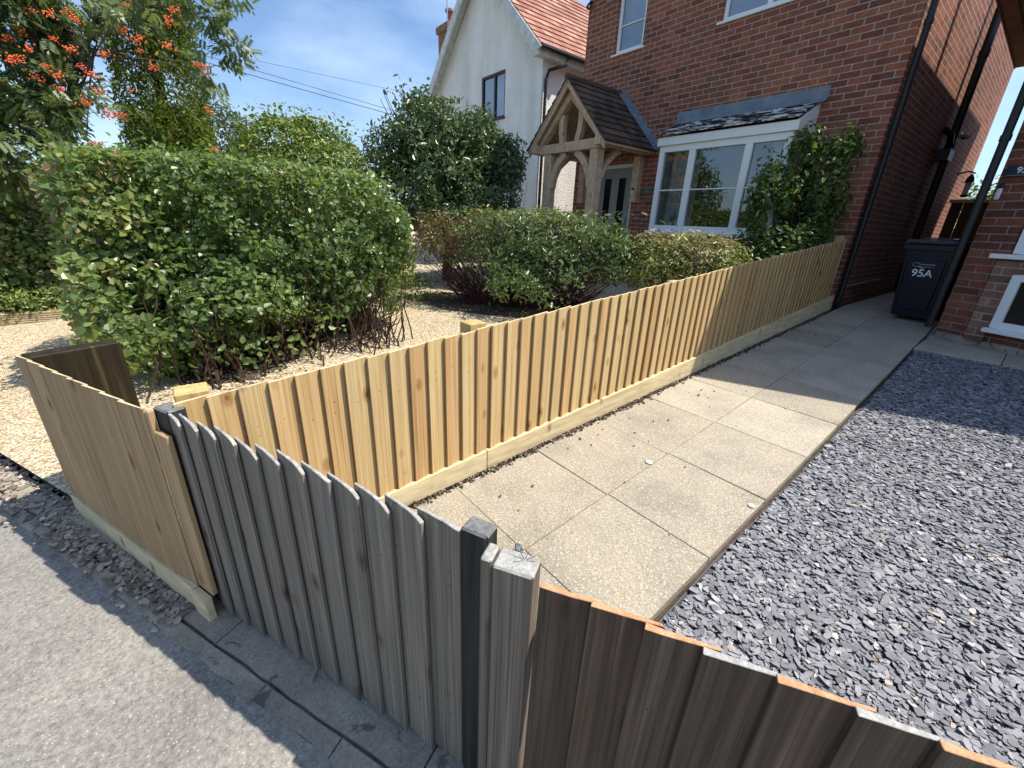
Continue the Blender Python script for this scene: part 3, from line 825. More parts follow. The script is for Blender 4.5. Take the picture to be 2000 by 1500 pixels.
props(o, "a few dry fallen leaves scattered over slabs and slate", "leaf litter", kind="stuff")

# ---------------------------------------------------------------- fences
def board(x0, x1, ztl, ztr, zbl, zbr, yl, yr, thl=.009, thr=.009, wave=0.0, notch=0.0, n=4, lean=0.0, chip=0.0, nails=()):
    """thin overlapping board, street face towards -y at yl (left edge) to yr (right edge); material 1 on its top end"""
    mb = MB()
    rn = random.random()
    ft, bt, fb, bb = [], [], [], []
    for i in range(n + 1):
        f = i / n
        x = x0 + (x1 - x0) * f; y = yl + (yr - yl) * f; t = thl + (thr - thl) * f
        zt = ztl + (ztr - ztl) * f + wave * math.sin(f * math.pi) - notch * max(0, (f - .7) / .3) ** 2 - (chip * random.random() if 0 < i < n else 0)
        zb = zbl + (zbr - zbl) * f
        ft.append((x + lean, y, zt)); bt.append((x + lean, y + t, zt)); fb.append((x, y, zb)); bb.append((x, y + t, zb))
    for i in range(n):
        mb.face([fb[i], fb[i + 1], ft[i + 1], ft[i]], 0, rn=rn)
        mb.face([bb[i + 1], bb[i], bt[i], bt[i + 1]], 0, rn=rn)
        mb.face([ft[i], ft[i + 1], bt[i + 1], bt[i]], 1, rn=rn)
        mb.face([fb[i + 1], fb[i], bb[i], bb[i + 1]], 0, rn=rn)
    for zn in nails:
        for f in (.3, .72):
            x = x0 + (x1 - x0) * f + random.uniform(-.006, .006); y = yl + (yr - yl) * f; z = ztl + (ztr - ztl) * f - zn + random.uniform(-.008, .008)
            mb.box((x - .0022, y - .0012, z - .0022), (x + .0022, y + .002, z + .0022), 2)
    mb.face([fb[0], ft[0], bt[0], bb[0]], 0, rn=rn); mb.face([fb[n], bb[n], bt[n], ft[n]], 0, rn=rn)
    return mb

# long new fence along the path: local x = world +y, outward -y = world +x
FX = -1.705
fen = thing("closeboard_fence", "long new closeboard fence of pale timber running beside the slab path", "fence", (FX, 0, 0), math.pi / 2)
ztop = lambda y: -0.604 + 0.0851 * y
zbot = lambda y: -1.324 + 0.0838 * y
zgb = lambda y: -1.425 + 0.0716 * y
y = -0.085
rb = random.Random(21)
while y < 6.72:
    w = 0.0945 + rb.uniform(-.004, .004)
    j = rb.uniform(-.004, .004)
    board(y, min(y + w + .026, 6.86), ztop(y) + j, ztop(y + w) + j, zbot(y), zbot(y + w), -.025 - rb.uniform(0, .004), -.004, .014, .006, n=2, chip=.002, nails=(.16, .20, .60, .64)).build("fence_board", [M['wood_new'], M['wood_pale'], M['nail']], fen, bevel=0.0015)
    y += w
# narrow end board beyond the corner and the gravel boards
for y0, y1 in ((-0.10, 1.203), (1.206, 4.20), (4.203, 6.87)):
    mb = MB()
    mb.hexa([(y0, -.036, zgb(y0)), (y1, -.036, zgb(y1)), (y1, -.002, zgb(y1)), (y0, -.002, zgb(y0)),
             (y0, -.036, zbot(y0) + .006), (y1, -.036, zbot(y1) + .006), (y1, -.002, zbot(y1) + .006), (y0, -.002, zbot(y0) + .006)])
    mb.build("gravel_board", M['wood_pale'], fen, bevel=0.003)
for zz in (0.18, 0.62):
    mb = MB()
    mb.beam((0, .042, ztop(0) - zz), (6.85, .042, ztop(6.85) - zz), .05, .075)
    mb.build("rail", M['wood_post'], fen, bevel=0.003)
for y0, hh in ((-0.03, 0.012), (1.17, 0.018), (3.05, -0.03), (4.93, -0.03), (6.74, 0.03)):
    mb = MB()
    mb.box((y0 - .05, .017, zgb(y0) - .3), (y0 + .05, .115, ztop(y0) + hh))
    mb.build("fence_post", M['wood_post'], fen, bevel=0.004)

# short new panel facing the street: local x along the street from its left end
PL = Vector((-2.887, -0.640, 0))
plen = (Vector((P0.x, P0.y, 0)) - PL).length
pa = math.atan2(P0.y - PL.y, P0.x - PL.x)
pan = thing("closeboard_fence", "short new timber panel facing the pavement left of the grey gate", "fence", (PL.x, PL.y, 0), pa)
pt = lambda x: -0.670 + 0.048 * x / plen
pb = lambda x: -1.575 + 0.050 * x / plen
nb = 8
for i in range(nb):
    x0 = plen * i / nb; w = plen / nb
    board(x0, min(x0 + w + .012, plen), pt(x0), pt(x0 + w), pb(x0) + .12, pb(x0 + w) + .12, -.015, -.003, .010, .005, n=2).build("fence_board", [M['wood_new_shaded'], M['wood_pale']], pan, bevel=0.0012)
mb = MB()
mb.hexa([(0, -.024, pb(0)), (plen, -.024, pb(plen)), (plen, -.003, pb(plen)), (0, -.003, pb(0)),
         (0, -.024, pb(0) + .128), (plen, -.024, pb(plen) + .128), (plen, -.003, pb(plen) + .128), (0, -.003, pb(0) + .128)])
mb.build("gravel_board", M['wood_pale'], pan, bevel=0.003)
mb = MB()
mb.box((0.004, 0.003, pb(0) - .2), (0.105, 0.34, pt(0) + .006))
mb.build("end_post", M['wood_moss'], pan, bevel=0.006)
for zz in (0.2, 0.62):
    mb = MB(); mb.beam((0.1, .03, pt(0) - zz), (plen - .05, .03, pt(plen) - zz), .04, .07); mb.build("rail", M['wood_post'], pan, bevel=0.003)
# corner return between the panel and the gate
mb = MB()
for a, b, zt in ((plen + .004, plen + .024, -0.63), (plen + .03, plen + .11, -0.70)):
    mb.box((a, .0, pb(plen) + .13), (b, .018, zt))
mb.build("return_board", [M['wood_new_shaded']], pan, bevel=0.002)
mb = MB()
mb.box((plen + .004, -.03, pb(plen) + .01), (plen + .10, -.002, pb(plen) + .125))
mb.build("return_gravel_board", M['wood_pale'], pan, bevel=0.002)

# ---------------------------------------------------------------- old grey gate
GL = Vector((-1.684, -0.113, 0)); GR = Vector((-0.548, 0.408, 0))
glen = (GR - GL).length
ga = math.atan2(GR.y - GL.y, GR.x - GL.x)
gate = thing("picket_gate", "weathered grey boarded gate with wavy worn tops between the new panel and old post", "gate", (GL.x, GL.y, 0), ga)
gt = lambda x: -0.634 + 0.018 * x / glen
gb = lambda x: -1.478 + 0.022 * x / glen
mb = MB()
mb.box((-.055, -.008, gb(0) + .02), (0.035, .05, gt(0) + .012), top=1)
mb.build("hinge_stile", [M['wood_black'], M['wood_stiletop']], gate, bevel=0.006)
rg = random.Random(4)
x = 0.012
nbd = 12
wd_ = (glen - 0.072 - x) / nbd
for i in range(nbd):
    x0 = x + wd_ * i
    last = i == nbd - 1
    j = rg.uniform(-.006, .008)
    board(x0 - .026, x0 + wd_, gt(x0) + j + .012, gt(x0 + wd_) + j - rg.uniform(.0, .010), gb(x0) + rg.uniform(-.004, .01), gb(x0 + wd_) + rg.uniform(-.012, .004),
          .003, (-.016 if not last else -.006), .006, .012, wave=rg.uniform(.0, .006), notch=(rg.choice((.002, .006, .010, .014, .034)) if not last else 0), n=8, chip=.002, nails=(.13, .17, .64, .68)).build(
          "gate_board", [M['wood_grey'], M['wood_greytop'], M['nail']], gate, bevel=0.0015)
mb = MB()
mb.box((glen - .066, -.014, gb(glen) - .1), (glen, .034, gt(glen) + .016), top=1)
mb.build("latch_stile", [M['wood_black'], M['wood_stiletop']], gate, bevel=0.005)
for zz in (0.15, 0.66):
    mb = MB(); mb.beam((0.036, .040, gt(0) - zz), (glen - .068, .040, gt(glen) - zz), .05, .09); mb.build("rail", M['wood_grey'], gate, bevel=0.003)
mb = MB(); mb.beam((0.05, .0385, gt(0) - .62), (glen - .1, .0385, gt(0) - .22), .04, .07); mb.build("brace", M['wood_grey'], gate, bevel=0.003)

# old gate post and the dark fence to the right
FA = math.atan2(0.282, 0.574)
RP = Vector((-0.484, 0.364, 0))
gp = thing("gate_post", "old cracked grey brown gate post with pale sawn top beside the gate", "post", (RP.x, RP.y, 0), math.radians(31.3))
mb = MB()
mb.box((0.0, 0.0, -1.62), (0.083, 0.056, -0.607), top=1)
mb.build("post_shaft", [M['wood_gpost'], M['wood_greytop']], gp, bevel=0.004)
mb = MB()
mb.box((-0.026, 0.004, -1.60), (-0.0025, 0.052, -0.602), top=1)
mb.build("stop_batten", [M['wood_gpost'], M['wood_greytop']], gp, bevel=0.003)
mb = MB()
cx, cy = .055, .036
for k in range(6):
    a_ = k * .7 + .2; L = (0.02 + .02 * ((k * 37) % 10) / 10)
    L = min(L, .024)
    p, q = (cx + math.cos(a_) * .004, cy + math.sin(a_) * .004), (cx + math.cos(a_) * L, cy + math.sin(a_) * L)
    mb.beam((p[0], p[1], -.6067), (q[0], q[1], -.6067), .0007, .0008)
mb.build("end_grain_crack", M['wood_black'], gp)
mb = MB()
mb.box((.02, .057, -.70), (.045, .064, -.612)); mb.box((.025, .0575, -.612), (.04, .0635, -.594))
mb.build("latch_plate", M['chrome'], gp, bevel=0.003)

RF = Vector((-0.402, 0.414, 0))
rfen = thing("boarded_fence", "dark weathered closeboard fence with orange sawn tops nearest the camera", "fence", (RF.x, RF.y, 0), FA)
rt = lambda x: -0.598 + 0.004 * x
rr = random.Random(9)
x = 0.0
i = 0
tops = [M['wood_cut'], M['wood_cut'], M['wood_cut'], M['wood_greytop'], M['wood_cut'], M['wood_greytop'], M['wood_cut'], M['wood_greytop']]
while x < 2.0:
    w = 0.093 + rr.uniform(-.006, .006)
    j = rr.uniform(-.003, .004)
    board(x, x + w + .026, rt(x) + j, rt(x + w) + j - .004, -1.47, -1.47, -.020, -.001, .014, .006, n=4, lean=0.006, chip=.0025, nails=(.18, .22, .64)).build("fence_board", [M['wood_dark'], tops[i % len(tops)], M['nail']], rfen, bevel=0.001)
    x += w; i += 1
for zz in (0.2, 0.66):
    mb = MB(); mb.beam((0.0, .036, -.6 - zz), (2.0, .036, -.6 - zz), .05, .075); mb.build("rail", M['wood_dark'], rfen, bevel=0.003)

# ---------------------------------------------------------------- houses: helpers
def wall_y(mb, Y, x0, x1, z0, z1, holes, out=-1, reveal=0.1, mi=0):
    """wall in the plane y=Y with openings; reveals go inwards"""
    xs = sorted({x0, x1, *[h[0] for h in holes], *[h[1] for h in holes]}); zs = sorted({z0, z1, *[h[2] for h in holes], *[h[3] for h in holes]})
    for a, b in zip(xs[:-1], xs[1:]):
        for c, d in zip(zs[:-1], zs[1:]):
            if any(a >= h[0] - 1e-6 and b <= h[1] + 1e-6 and c >= h[2] - 1e-6 and d <= h[3] + 1e-6 for h in holes): continue
            q = [(a, Y, c), (b, Y, c), (b, Y, d), (a, Y, d)]
            mb.face(q if out < 0 else q[::-1], mi)
    Yi = Y - out * reveal
    for a, b, c, d in holes:
        mb.face([(a, Y, c), (a, Y, d), (a, Yi, d), (a, Yi, c)], mi); mb.face([(b, Y, d), (b, Y, c), (b, Yi, c), (b, Yi, d)], mi)
        mb.face([(a, Y, d), (b, Y, d), (b, Yi, d), (a, Yi, d)], mi); mb.face([(b, Y, c), (a, Y, c), (a, Yi, c), (b, Yi, c)], mi)

def tiled(name, parent, E0, E1, R0, R1, rows, m, tw=0.17, thick=0.012, drop=0.0, jit=0.003, ridge=None):
    """overlapping tile courses from the eaves line E0-E1 up to R0-R1"""
    mb = MB()
    E0, E1, R0, R1 = map(Vector, (E0, E1, R0, R1))
    up = ((R0 + R1) / 2 - (E0 + E1) / 2).normalized(); al = (E1 - E0).normalized()
    nrm = al.cross(up).normalized()
    if nrm.z < 0: nrm = -nrm
    for r in range(rows):
        f0 = r / rows; f1 = min((r + 1.18) / rows, 1.0)
        a0, a1 = E0.lerp(R0, f0), E1.lerp(R1, f0); b0, b1 = E0.lerp(R0, f1), E1.lerp(R1, f1)
        n = max(1, int((a1 - a0).length / tw))
        off = 0.5 if r % 2 else 0.0
        ks = [0.0] + [(k + off) / n for k in range(0 if off else 1, n)] + [1.0]
        for s, t in zip(ks[:-1], ks[1:]):
            g = 0.0015 / max((a1 - a0).length, .1)
            s_, t_ = s + g, t - g
            lift = nrm * (thick + random.uniform(0, jit)); lo = nrm * 0.002
            p = [a0.lerp(a1, s_), a0.lerp(a1, t_), b0.lerp(b1, t_), b0.lerp(b1, s_)]
            P = [p[0] + lo, p[1] + lo, p[2] - lo * .5, p[3] - lo * .5, p[0] + lo + lift, p[1] + lo + lift, p[2] + lo * .5, p[3] + lo * .5]
            mb.hexa(P)
    return mb.build(name, m, parent)

def window_y(parent, Y, x0, x1, z0, z1, mull=(), bars=(), fm=None, gm=None, fw=0.055, depth=0.06, sill=None, hf=None, barw=0.018):
    """frame + pane in the plane y=Y (outside towards -y)"""
    fm = fm or M['white']; gm = gm or M['glass']
    mb = MB()
    ya, yb = Y, Y + depth
    mb.box((x0, ya, z0), (x0 + fw, yb, z1)); mb.box((x1 - fw, ya, z0), (x1, yb, z1))
    mb.box((x0 + fw, ya, z0), (x1 - fw, yb, z0 + fw)); mb.box((x0 + fw, ya, z1 - fw), (x1 - fw, yb, z1))
    e = [x0 + fw] + [c for c in mull] + [x1 - fw]
    for c in mull: mb.box((c - fw * .6, ya, z0 + fw), (c + fw * .6, yb, z1 - fw))
    for zb_ in bars:
        lims = [x0 + fw] + sum([[c - fw * .6, c + fw * .6] for c in mull], []) + [x1 - fw]
        for a, b in zip(lims[::2], lims[1::2]): mb.box((a, ya + .012, zb_ - barw / 2), (b, yb - .012, zb_ + barw / 2))
    fr = mb.build("window", fm, parent, bevel=0.004)
    mb = MB()
    yg = Y + depth * .55
    lims = [x0 + fw] + sum([[c - fw * .6, c + fw * .6] for c in mull], []) + [x1 - fw]
    for a, b in zip(lims[::2], lims[1::2]): mb.face([(a, yg, z0 + fw), (b, yg, z0 + fw), (b, yg, z1 - fw), (a, yg, z1 - fw)])
    mb.build("pane", gm, fr)
    if sill:
        mb = MB()
        mb.box((x0 - sill[0], Y - sill[1], z0 - sill[2]), (x1 + sill[0], Y + depth * .5, z0 - .001))
        mb.build("sill", fm, fr, bevel=0.004)
    return fr

def curtain(parent, Y, x0, x1, z0, z1, amp=0.02, folds=6):
    mb = MB()
    n = folds * 6
    pts = [(x0 + (x1 - x0) * i / n, Y + amp * math.sin(i / n * folds * 2 * math.pi) + amp * .4 * math.sin(i * 1.7)) for i in range(n + 1)]
    for (a, b), (c, d) in zip(pts[:-1], pts[1:]): mb.face([(a, b, z0), (c, d, z0), (c, d, z1), (a, b, z1)])
    return mb.build("curtain", M['curtain'], parent, smooth=True, weld=True)

# ---------------------------------------------------------------- main red brick house
YF = 6.98; XA, XB = -6.735, -1.715; YB = 14.4; ZE = 3.95
house = thing("brick_house", "red brick two storey house with white bay window behind the hedges", "house", (0, 0, 0))
mb = MB()
H_small = (-6.035, -5.43, 2.845, 3.80); H_big = (-4.08, -1.95 - .25, 2.815, 3.80); H_bay = (-4.38, -2.58, -0.02, 1.25); H_door = (-6.16, -5.24, -0.95, 1.10)
wall_y(mb, YF, XA, XB, -1.3, ZE, [H_small, H_big, H_bay, H_door])
mb.face([(XB, YF, -1.3), (XB, YB, -1.3), (XB, YB, ZE), (XB, YF, ZE)])
mb.face([(XA, YB, -1.3), (XA, YF, -1.3), (XA, YF, ZE), (XA, YB, ZE)])
mb.face([(XB, YB, -1.3), (XA, YB, -1.3), (XA, YB, ZE), (XB, YB, ZE)])
mb.build("wall", M['brick'], house)
# rooms behind the windows
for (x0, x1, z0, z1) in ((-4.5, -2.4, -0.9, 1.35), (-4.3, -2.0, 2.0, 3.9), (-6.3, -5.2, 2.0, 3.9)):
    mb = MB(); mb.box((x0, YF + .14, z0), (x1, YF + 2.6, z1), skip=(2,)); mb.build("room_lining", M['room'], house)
window_y(house, YF + .045, H_small[0] + .005, H_small[1] - .005, H_small[2] + .012, H_small[3], bars=(3.27,), gm=M['glass_blue'], sill=(.05, .075, .03))
window_y(house, YF + .045, H_big[0] + .005, H_big[1] - .005, H_big[2] + .012, H_big[3], mull=(-3.44, -2.8), gm=M['glass_blue'], sill=(.05, .075, .03))
curtain(house, YF + .22, -4.04, -3.5, 2.8, 3.85, .025, 5); curtain(house, YF + .24, -3.38, -2.3, 2.8, 3.85, .02, 9)
curtain(house, YF + .22, -6.0, -5.8, 2.85, 3.85, .02, 2)
# bay window
bY = 6.48; bx0, bx1 = -4.44, -2.515
fr = window_y(house, bY, bx0, bx1, -0.035, 1.205, mull=(-3.875, -3.05), bars=(0.575,), fw=0.085, depth=0.07, sill=(.04, .05, .045))
mb = MB()
for xx in (bx0, bx1 - .06):
    mb = MB()
    mb.box((xx, bY + .0715, -0.035), (xx + .06, YF - .002, 1.205))
    mb.build("bay_cheek", M['white'], house, bevel=0.003)
mb = MB(); mb.box((bx0 - .04, bY - .035, 1.21), (bx1 + .04, YF - .002, 1.325)); mb.build("bay_fascia", M['white'], house, bevel=0.004)
mb = MB(); mb.box((bx0 + .01, bY + .01, -1.2), (bx1 - .01, YF - .002, -0.085)); mb.build("bay_base", M['brick'], house)
mb = MB(); mb.box((bx0 + .07, bY + .1, -.06), (bx1 - .07, YF + .12, -.02)); mb.build("window_board", M['white'], house)
# white end board closing the roof slope
mb = MB(); mb.prism([(bY - .03, 1.327), (YF - .003, 1.327), (YF - .003, 1.585)], bx1 + .012, bx1 + .034, axis=0); mb.build("bay_roof_end", M['white'], house)
rf = tiled("bay_roof", house, (bx0 - .07, bY - .075, 1.345), (bx1 + .03, bY - .075, 1.345), (bx0 - .03, YF - .01, 1.60), (bx1 + .03, YF - .01, 1.60), 5, M['tile_slate'], 0.165, 0.02)
mb = MB()
mb.hexa([(bx0 - .1, YF - .10, 1.575), (bx1 + .10, YF - .10, 1.575), (bx1 + .10, YF - .012, 1.63), (bx0 - .1, YF - .012, 1.63),
         (bx0 - .1, YF - .10, 1.583), (bx1 + .10, YF - .10, 1.583), (bx1 + .10, YF - .012, 1.64), (bx0 - .1, YF - .012, 1.64)])
mb.box((bx0 - .1, YF - .011, 1.60), (bx1 + .10, YF - .002, 1.765))
mb.build("lead_flashing", M['lead'], rf)
curtain(house, bY + .20, bx0 + .14, bx0 + .62, -.02, 1.2, .022, 5)
curtain(house, bY + .26, -2.86, -2.62, -.02, 1.2, .02, 3)
# things on the window sill inside: a vase of dried stems
vs = thing("vase", "small vase of stems standing on the bay window board", "vase", (-4.13, bY + .15, -0.02))
mb = MB(); mb.tube([(0, 0, h) for h in (0, .05, .1, .13)], [.028, .04, .025, .03], 10); mb.build("vase_body", M['sensor'], vs, smooth=True)
mb = MB(); twigs(mb, (0, 0, .12), [(random.uniform(-.08, .08), random.uniform(-.04, .04), random.uniform(.2, .28)) for _ in range(9)], .003, .002, .01, spread=.01); mb.build("stems", M['twig'], vs)
# front door
mb = MB()
wf = 0.07
mb.box((H_door[0] + .003, YF + .05, -.94), (H_door[0] + wf, YF + .11, 1.095)); mb.box((H_door[1] - wf, YF + .05, -.94), (H_door[1] - .003, YF + .11, 1.095)); mb.box((H_door[0] + wf, YF + .05, 1.03), (H_door[1] - wf, YF + .11, 1.095))
fd = mb.build("front_door", M['white'], house, bevel=.004)
mb = MB(); mb.box((H_door[0] + wf + .003, YF + .062, -.92), (H_door[1] - wf - .003, YF + .1, 1.027)); mb.build("door_leaf", M['door'], fd, bevel=.003)
for xx in (-5.96, -5.62):
    mb = MB(); mb.box((xx, YF + .056, -.55), (xx + .155, YF + .0645, .86)); mb.build("door_glass", M['dglass'], fd)
mb = MB(); mb.box((-5.40, YF + .03, .02), (-5.375, YF + .06, .16)); mb.build("door_handle", M['chrome'], fd, bevel=.004)
# house roof, gutters and pipes
mb = MB()
ov = .22
for s in (0, 1):
    xa = XA - .04 if s == 0 else XB + .10
    xm = (XA + XB) / 2
    ze, zr = ZE - .05, ZE + 2.3
    mb.hexa([(xa, YF - .25, ze), (xm, YF - .25, zr), (xm, YB + .25, zr), (xa, YB + .25, ze), (xa, YF - .25, ze + .12), (xm, YF - .25, zr + .12), (xm, YB + .25, zr + .12), (xa, YB + .25, ze + .12)])
mb.build("roof", M['tile_brown'], house)
for Y_ in (YF, YB):
    mb = MB(); mb.prism([(XA, ZE), (XB, ZE), ((XA + XB) / 2, ZE + 2.28)], Y_ - .002 if Y_ == YF else Y_ - .1, Y_ + .1 if Y_ == YF else Y_ + .002, axis=1); mb.build("gable", M['brick'], house)
# downpipe at the front corner
mb = MB(); mb.tube([(-1.655, 7.04, -.86), (-1.655, 7.04, 3.9)], .034, 12)
for z in (-.2, 1.0, 2.2, 3.4): mb.tube([(-1.655, 7.04, z), (-1.655, 7.04, z + .05)], .041, 12)
mb.tube([(-1.655, 7.04, -.80), (-1.65, 7.0, -.87), (-1.645, 6.95, -.89)], .036, 10)
mb.build("downpipe", M['black'], house, smooth=False)
# soil stack further back with its branches
mb = MB(); mb.tube([(-1.61, 10.25, -.9), (-1.61, 10.25, 4.6)], .055, 14)
for z in (-.5, 1.35, 2.6, 3.9): mb.tube([(-1.61, 10.25, z), (-1.61, 10.25, z + .09)], .066, 14)
mb.tube([(-1.61, 10.25, 1.38), (-1.61, 10.05, 1.55), (-1.70, 9.95, 1.62)], .045, 10)
mb.tube([(-1.61, 10.25, 1.05), (-1.61, 10.5, 1.35), (-1.70, 10.6, 1.42)], .045, 10)
mb.box((-1.705, 10.06, 1.2), (-1.55, 10.42, 1.36))
mb.build("soil_pipe", M['black'], house)
for z, y0_ in ((-.62, 7.25),):
    mb = MB(); mb.tube([(-1.695, 7.2, -.66), (-1.695, 8.2, -.645), (-1.695, 9.1, -.64)], .012, 8); mb.build("cable_pipe", M['print_grey'], house)
sl_ = thing("security_light", "white security light on the side wall of the brick house past its soil pipe", "light", (-1.715, 11.15, 1.70))
mb = MB(); mb.box((.0, -.05, -.05), (.06, .05, .05)); mb.beam((.05, 0, 0), (.16, -.05, -.03), .16, .05); mb.build("lamp_head", M['sensor'], sl_, bevel=.008)
mb = MB(); mb.tube([(.08, .05, -.03), (.14, .12, -.02)], .035, 10); mb.build("motion_sensor", M['black'], sl_)
sc_ = thing("security_camera", "small dark security camera high on the left corner of the brick house", "camera", (-6.68, 6.98, 3.74))
mb = MB(); mb.tube([(0, 0, .05), (0, -.05, .03), (0, -.08, 0)], .02, 8); mb.tube([(-.03, -.05, -.02), (.05, -.12, -.05)], .045, 10); mb.build("camera_body", M['black'], sc_)
mb = MB(); mb.tube([(.05, -.12, -.05), (.056, -.125, -.052)], .018, 10); mb.build("camera_lens", M['sensor'], sc_)
vent = MB(); vent.box((-6.32, YF - .02, 3.66), (-6.12, YF - .002, 3.86)); vent.build("wall_vent", M['lead'], house, bevel=.004)

# house sign and door bell
hs = thing("house_sign", "small green oval ended plaque with carved number on brick wall by porch", "sign", (-4.93, YF, 0.61))
mb = MB(); mb.prism([(-.115, 0), (-.09, -.04), (-.05, -.055), (.05, -.055), (.115, -.045), (.115, .045), (.05, .055), (-.05, .055), (-.09, .04)], -.018, -.002, axis=1); mb.build("plaque", M['plaque'], hs, bevel=.003)

def text(parent, body, loc, rot, size, m, name="lettering", ext=0.001):
    cu = bpy.data.curves.new(name, 'FONT'); cu.body = body; cu.size = size; cu.extrude = ext; cu.align_x = 'CENTER'; cu.align_y = 'CENTER'; cu.offset = size * 0.012
    t = bpy.data.objects.new(name, cu); COL.objects.link(t)
    bpy.context.view_layer.update()
    dg = bpy.context.evaluated_depsgraph_get()
    me = bpy.data.meshes.new_from_object(t.evaluated_get(dg))
    bpy.data.objects.remove(t)
    me.materials.clear(); me.materials.append(m)
    o = link(name, me, parent); o.location = loc; o.rotation_euler = rot
    return o
text(hs, "95", (0.01, -.0195, 0), (math.pi / 2, 0, 0), .075, M['print_grey'])
db = thing("doorbell", "white and black doorbell on the oak post right of the front door", "doorbell", (-5.13, 6.838, 0.60))
mb = MB(); mb.box((-.022, -.018, -.062), (.022, 0, .03)); mb.build("bell_body", M['sensor'], db, bevel=.005)
mb = MB(); mb.box((-.022, -.018, .031), (.022, 0, .066)); mb.build("bell_eye", M['black'], db, bevel=.005)

# ---------------------------------------------------------------- oak porch
por = thing("porch", "oak framed porch with brown tiled gable roof against the brick house", "porch", (0, 0, 0))
pY = 5.74; cx = -5.78
for xx in (-6.36, -5.26):
    mb = MB(); mb.box((xx, pY, -.95), (xx + .17, pY + .17, 1.165)); mb.build("porch_post", M['oak'], por, bevel=.008)
mb = MB(); mb.box((-5.20, 6.84, .42), (-5.06, YF - .003, 1.165)); mb.build("wall_post", M['oak'], por, bevel=.008)
mb = MB(); mb.box((-6.50, 6.84, .42), (-6.36, YF - .003, 1.165)); mb.build("wall_post", M['oak'], por, bevel=.008)
mb = MB(); mb.box((-6.56, pY - .01, 1.168), (-5.02, pY + .15, 1.315)); mb.build("tie_beam", M['oak'], por, bevel=.006)
for xx in (-6.60, -5.07):
    mb = MB(); mb.box((xx - .005, pY - .12, 1.19), (xx + .115, pY - .0125, 1.33)); mb.box((xx, pY + .1525, 1.19), (xx + .11, YF - .003, 1.33)); mb.build("wall_plate", M['oak'], por, bevel=.005)
def arc_beam(name, parent, p, q, bow, w, h, y0, y1, seg=7, m=None):
    """curved timber in the x-z plane"""
    p = Vector((p[0], p[1])); q = Vector((q[0], q[1])); d = q - p; nrm = Vector((-d.y, d.x)).normalized()
    c = [p + d * (i / seg) + nrm * bow * math.sin(math.pi * i / seg) for i in range(seg + 1)]
    a, b = [], []
    for i in range(seg + 1):
        t = (c[min(i + 1, seg)] - c[max(i - 1, 0)]).normalized(); nn = Vector((-t.y, t.x)) * h / 2
        a.append(c[i] + nn); b.append(c[i] - nn)
    mb = MB()
    for i in range(seg):
        for yy, rev in ((y0, False), (y1, True)):
            f = [(b[i].x, yy, b[i].y), (b[i + 1].x, yy, b[i + 1].y), (a[i + 1].x, yy, a[i + 1].y), (a[i].x, yy, a[i].y)]
            mb.face(f[::-1] if rev else f)
        mb.face([(a[i].x, y0, a[i].y), (a[i + 1].x, y0, a[i + 1].y), (a[i + 1].x, y1, a[i + 1].y), (a[i].x, y1, a[i].y)])
        mb.face([(b[i + 1].x, y0, b[i + 1].y), (b[i].x, y0, b[i].y), (b[i].x, y1, b[i].y), (b[i + 1].x, y1, b[i + 1].y)])
    return mb.build(name, m or M['oak'], parent)
arc_beam("arch_brace", por, (-6.19, .62), (-5.86, 1.166), .085, .1, .11, pY + .04, pY + .13)
arc_beam("arch_brace", por, (-5.26, .62), (-5.62, 1.166), -.085, .1, .11, pY + .04, pY + .13)
# side braces run back to the wall under the plate
for xx in (-6.33, -5.22):
    mb = MB()
    pts = [(pY + .17, .72), (pY + .30, .98), (pY + .52, 1.15), (pY + .62, 1.188)]
    for (a, b), (c, d) in zip(pts[:-1], pts[1:]): mb.beam((xx + .05, a, b), (xx + .05, c, d), .08, .10, up=(1, 0, 0))
    mb.build("side_brace", M['oak'], por)
arc_beam("truss_strut", por, (-5.96, 1.316), (-5.985, 1.74), .03, .1, .10, pY + .03, pY + .12)
arc_beam("truss_strut", por, (-5.62, 1.316), (-5.56, 1.74), -.03, .1, .10, pY + .03, pY + .12)
zr_ = 2.19
for s in (-1, 1):
    mb = MB(); ex = cx + s * .80
    mb.prism([(ex, 1.30), (cx, zr_ - .10), (cx, zr_ - .25), (ex - s * .13, 1.30)], pY - .005, pY + .11, axis=1); mb.build("rafter", M['oak'], por)
    mb = MB(); ex = cx + s * .90
    mb.prism([(ex, 1.235), (cx, zr_ - .02), (cx, zr_ - .10), (ex - s * .01, 1.13)], pY - .10, pY - .07, axis=1); mb.build("bargeboard", M['oak'], por)
    tiled("porch_roof", por, (cx + s * .93, pY - .13, 1.235), (cx + s * .93, YF - .004, 1.235), (cx, pY - .13, zr_ + .02), (cx, YF - .004, zr_ + .02), 9, M['tile_brown'], .165, .022)
    mb = MB(); mb.hexa([(cx + s * .91, pY - .12, 1.20), (cx + s * .005, pY - .12, zr_ - .02), (cx + s * .005, YF - .005, zr_ - .02), (cx + s * .91, YF - .005, 1.20),
                        (cx + s * .91, pY - .12, 1.222), (cx + s * .005, pY - .12, zr_ + .0), (cx + s * .005, YF - .005, zr_ + .0), (cx + s * .91, YF - .005, 1.222)]); mb.build("roof_boarding", M['oak'], por)
mb = MB(); mb.tube([(cx, pY - .14, zr_ + .035), (cx, YF - .003, zr_ + .035)], .05, 8); mb.build("ridge_tile", M['tile_brown'], por)
mb = MB()
